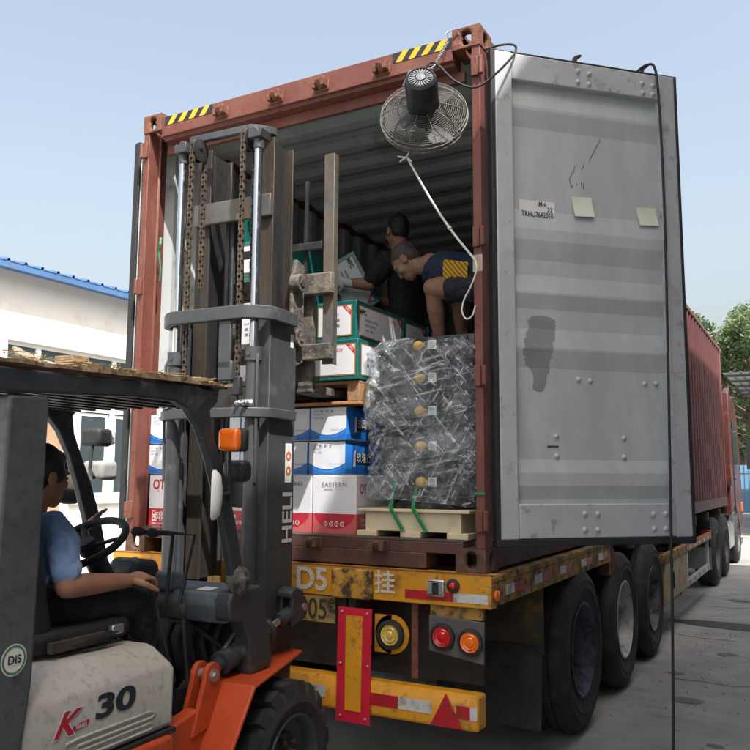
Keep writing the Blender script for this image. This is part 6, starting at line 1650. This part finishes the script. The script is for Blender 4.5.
for kx in (.165, -.19):
    b = MB(); b.tube([(kx, -.47, .665), (kx, -.42, .668), (kx, -.33, .66), (kx, -.27, .652)], [(.036, .034), (.045, .042), (.044, .034), (.03, .022)], 14, up=V((0, 0, 1))); remesh(b.build('shoe', M_BLACK, dr_), .006, 2)

# --- man bending over the wrapped stack (world frame)
m1 = empty('person', (1.95, .98, 2.40), 0, 'man in navy T-shirt with yellow patch bending down inside the container', 'person')
m1v = V((1.95, .98, 2.40))
def W(*p): return V(p) - m1v
hc, hf, hu = W(1.60, .80, 3.035), V((-.62, .02, -.78)), V((-.74, -.10, .62))
b = MB(); P_, R3 = add_head(b, hc, hf, hu, 1.0, neck_to=W(1.76, .84, 3.02))
sh1, sh2 = W(1.81, .73, 2.96), W(1.78, 1.02, 2.99)
el1, wr1 = W(1.92, .92, 2.74), W(1.88, 1.03, 2.56); el2, wr2 = W(1.88, 1.10, 2.76), W(1.90, 1.04, 2.60)
for sh, el, wr in ((sh1, el1, wr1), (sh2, el2, wr2)):
    b.limb([sh.lerp(el, .45), el], [.048, .043]); b.limb([el, el.lerp(wr, .35), wr], [.043, .042, .028])
add_hand(b, wr1, V((-.3, .1, -.95)), V((0, 1, 0)), 1, .5); add_hand(b, wr2, V((-.3, -.1, -.95)), V((0, -1, 0)), -1, .5)
hip1, kn1, an1 = W(2.20, .80, 2.80), W(1.835, .70, 2.815), W(1.815, .86, 2.47)
hip2, kn2, an2 = W(2.24, 1.02, 2.80), W(2.17, 1.02, 2.58), W(2.22, 1.24, 2.47)
b.limb([kn1.lerp(hip1, .7), kn1.lerp(hip1, .35), kn1.lerp(hip1, .12), kn1], [.085, .080, .072, .062]); b.limb([kn1, kn1.lerp(an1, .12), kn1.lerp(an1, .38), kn1.lerp(an1, .7), an1], [.056, .052, .056, .042, .035])
b.limb([kn2.lerp(hip2, .35), kn2], [.085, .062]); b.limb([kn2, kn2.lerp(an2, .35), an2], [.058, .058, .038])
b.limb([W(1.85, .85, 2.98), W(2.15, .90, 2.88)], [.08, .08]); b.limb([W(1.82, .85, 2.98), sh1.lerp(el1, .5)], [.05, .046]); b.limb([W(1.82, .85, 2.98), sh2.lerp(el2, .5)], [.05, .046])
remesh(b.build('body', M_SKIN2, m1), .006, 3, .5); face_bits(P_, R3, m1); add_hair(hc, hf, hu, m1, 1.0, short=True, m=M_BUZZ)
M_NAVY2 = mat('tshirt_navy', (.012, .024, .055), .85, 0, .15, 6, bump=.25, bs=14); M_SHORT = mat('shorts_dark', (.022, .024, .032), .85, 0, .15, 6, bump=.25, bs=14)
b = MB(); b.tube([W(1.735, .84, 3.005), W(1.79, .85, 2.975), W(1.89, .86, 2.925), W(2.03, .88, 2.885), W(2.14, .90, 2.865), W(2.20, .91, 2.86)], [(.075, .072), (.17, .125), (.195, .158), (.185, .155), (.17, .145), (.16, .13)], 26, up=V((0, 0, 1)))
for sh, el in ((sh1, el1), (sh2, el2)): b.limb([sh + V((.06, .03, .01)), sh.lerp(el, .3), sh.lerp(el, .75)], [.072, .068, .064])
for p in b.v: p += V((0, noise.noise(p * 9), noise.noise(p * 9 + V((3, 0, 0))))) * .009
ts = wrinkle(remesh(b.build('t_shirt', M_NAVY2, m1), .009, 3, .5))
b = MB(); vs_, fs = [], []                              # yellow print on the flank
for i in range(13):
    for j in range(9):
        x = 1.925 + .155 * i / 12; ph = -.42 + .85 * j / 8; k = (x - 1.9) / .30; cx = V((x, .862 + .04 * k, 2.915 - .065 * k))
        vs_.append(W(*(cx + V((0, -.212 * math.cos(ph), .172 * math.sin(ph))))) + V((0, noise.noise(V((x * 30, j * .8, 0))) * .006, 0)))
b.add(vs_, [(i * 9 + j, i * 9 + 9 + j, i * 9 + 10 + j, i * 9 + 1 + j) for i in range(12) for j in range(8)])
def stripe_mat():
    m = bpy.data.materials.new('yellow_print'); m.use_nodes = True; N, L = m.node_tree.nodes, m.node_tree.links; p = N['Principled BSDF']
    tc = N.new('ShaderNodeTexCoord'); mp = N.new('ShaderNodeMapping'); mp.inputs['Rotation'].default_value = (0, rad(38), 0); L.new(tc.outputs['Object'], mp.inputs['Vector'])
    w = N.new('ShaderNodeTexWave'); w.inputs['Scale'].default_value = 15; w.inputs['Distortion'].default_value = .5; L.new(mp.outputs[0], w.inputs['Vector'])
    cr = N.new('ShaderNodeValToRGB'); cr.color_ramp.elements[0].position = .12; cr.color_ramp.elements[0].color = (.10, .06, .01, 1); cr.color_ramp.elements[1].position = .3; cr.color_ramp.elements[1].color = (.62, .33, .02, 1)
    L.new(w.outputs['Fac'], cr.inputs[0]); L.new(cr.outputs[0], p.inputs['Base Color']); p.inputs['Roughness'].default_value = .85; return m
b.build('shirt_print', stripe_mat(), m1, smooth=60)
b = MB(); b.limb([hip1 + V((.0, .0, .0)), hip1.lerp(kn1, .34), hip1.lerp(kn1, .66)], [.115, .105, .094]); b.limb([hip2, hip2.lerp(kn2, .8)], [.115, .095]); b.limb([W(2.19, .84, 2.86), W(2.22, .98, 2.86)], [.135, .135])
for p in b.v: p += V((noise.noise(p * 9), 0, noise.noise(p * 9 + V((3, 0, 0))))) * .008
wrinkle(remesh(b.build('shorts', M_SHORT, m1), .009, 3, .5))
for an in (an1, an2):
    b = MB(); b.tube([an + V((.04, .02, -.05)), an + V((0, 0, -.03)), an + V((-.09, -.03, -.045)), an + V((-.17, -.05, -.055))], [(.034, .03), (.042, .042), (.045, .03), (.03, .016)], 14); remesh(b.build('shoe', M_BLACK, m1), .006, 2)

# --- man in black carrying a carton, seen from behind
m2v = V((1.26, 1.55, Z0 + .47))
m2 = empty('person', m2v, 0, 'man in a black T-shirt carrying a carton deeper inside the container', 'person')
def W2(*p): return V(p) - m2v
hc, hf, hu = W2(1.315, 1.22, 3.395), V((-.75, .62, -.12)), V((0, 0, 1))
b = MB(); P_, R3 = add_head(b, hc, hf, hu, 1.0, neck_to=W2(1.34, 1.22, 3.23))
shR, shL = W2(1.34, 1.03, 3.14), W2(1.34, 1.42, 3.15)
elR, wrR = W2(1.22, .985, 2.97), W2(1.045, .97, 2.995); elL, wrL = W2(1.16, 1.42, 2.93), W2(.97, 1.26, 2.90)
for sh, el, wr in ((shR, elR, wrR), (shL, elL, wrL)):
    b.limb([sh.lerp(el, .45), el], [.052, .047]); b.limb([el, el.lerp(wr, .35), wr], [.047, .045, .030])
add_hand(b, wrL, V((-.8, -.4, .2)), V((0, -1, .2)), -1, .7)
legs2 = ((W2(1.33, 1.36, 2.52), W2(1.20, 1.45, 2.13), W2(1.30, 1.65, 1.87)), (W2(1.33, 1.60, 2.52), W2(1.20, 1.78, 2.13), W2(1.30, 1.90, 1.87)))
for h_, k_, a_ in legs2: b.limb([h_, k_], [.08, .06]); b.limb([k_, a_], [.055, .038])
b.limb([W2(1.35, 1.32, 2.55), W2(1.35, 1.23, 3.1)], [.08, .08]); b.limb([W2(1.36, 1.23, 3.08), shR.lerp(elR, .5)], [.05, .05]); b.limb([W2(1.36, 1.23, 3.08), shL.lerp(elL, .5)], [.05, .05])
remesh(b.build('body', M_SKIN2, m2), .006, 3, .5); face_bits(P_, R3, m2); add_hair(hc, hf, hu, m2, 1.0, short=True)
b = MB(); add_hand(b, wrR, V((-.95, .1, .25)), V((0, 1, -.1)), 1, .75); b.limb([wrR + V((.05, 0, -.01)), wrR], [.034, .032])
for p in b.v: p += V((noise.noise(p * 40), noise.noise(p * 40 + V((2, 0, 0))), 0)) * .002
remesh(b.build('glove', mat('glove_white', (.60, .60, .58), .9, bump=.4, bs=90), m2), .004, 2)
M_TBLK = mat('tshirt_black', (.008, .009, .010), .9, 0, .2, 6, bump=.25, bs=14)
b = MB(); b.tube([W2(1.35, 1.34, 2.46), W2(1.36, 1.31, 2.65), W2(1.37, 1.27, 2.90), W2(1.36, 1.235, 3.10), W2(1.35, 1.225, 3.19), W2(1.34, 1.22, 3.26)], [(.175, .13), (.175, .125), (.19, .125), (.205, .12), (.17, .1), (.07, .07)], 26, up=V((1, .2, 0)))
for sh, el in ((shR, elR), (shL, elL)): b.limb([sh + V((.02, .05 if sh is shR else -.05, .0)), sh.lerp(el, .3), sh.lerp(el, .78)], [.085, .078, .070])
for p in b.v: p += V((noise.noise(p * 9), noise.noise(p * 9 + V((3, 0, 0))), 0)) * .009
wrinkle(remesh(b.build('t_shirt', M_TBLK, m2), .009, 3, .5))
b = MB()
for h_, k_, a_ in legs2: b.limb([h_, k_, k_.lerp(a_, .9)], [.10, .08, .06])
b.limb([legs2[0][0], legs2[1][0]], [.12, .12]); wrinkle(remesh(b.build('trousers', M_TROU, m2), .009, 3, .5))
for h_, k_, a_ in legs2:
    b = MB(); b.tube([a_ + V((.05, 0, -.05)), a_ + V((0, 0, -.03)), a_ + V((-.09, 0, -.045)), a_ + V((-.17, 0, -.055))], [(.034, .03), (.042, .042), (.045, .03), (.03, .016)], 14); remesh(b.build('shoe', M_BLACK, m2), .006, 2)
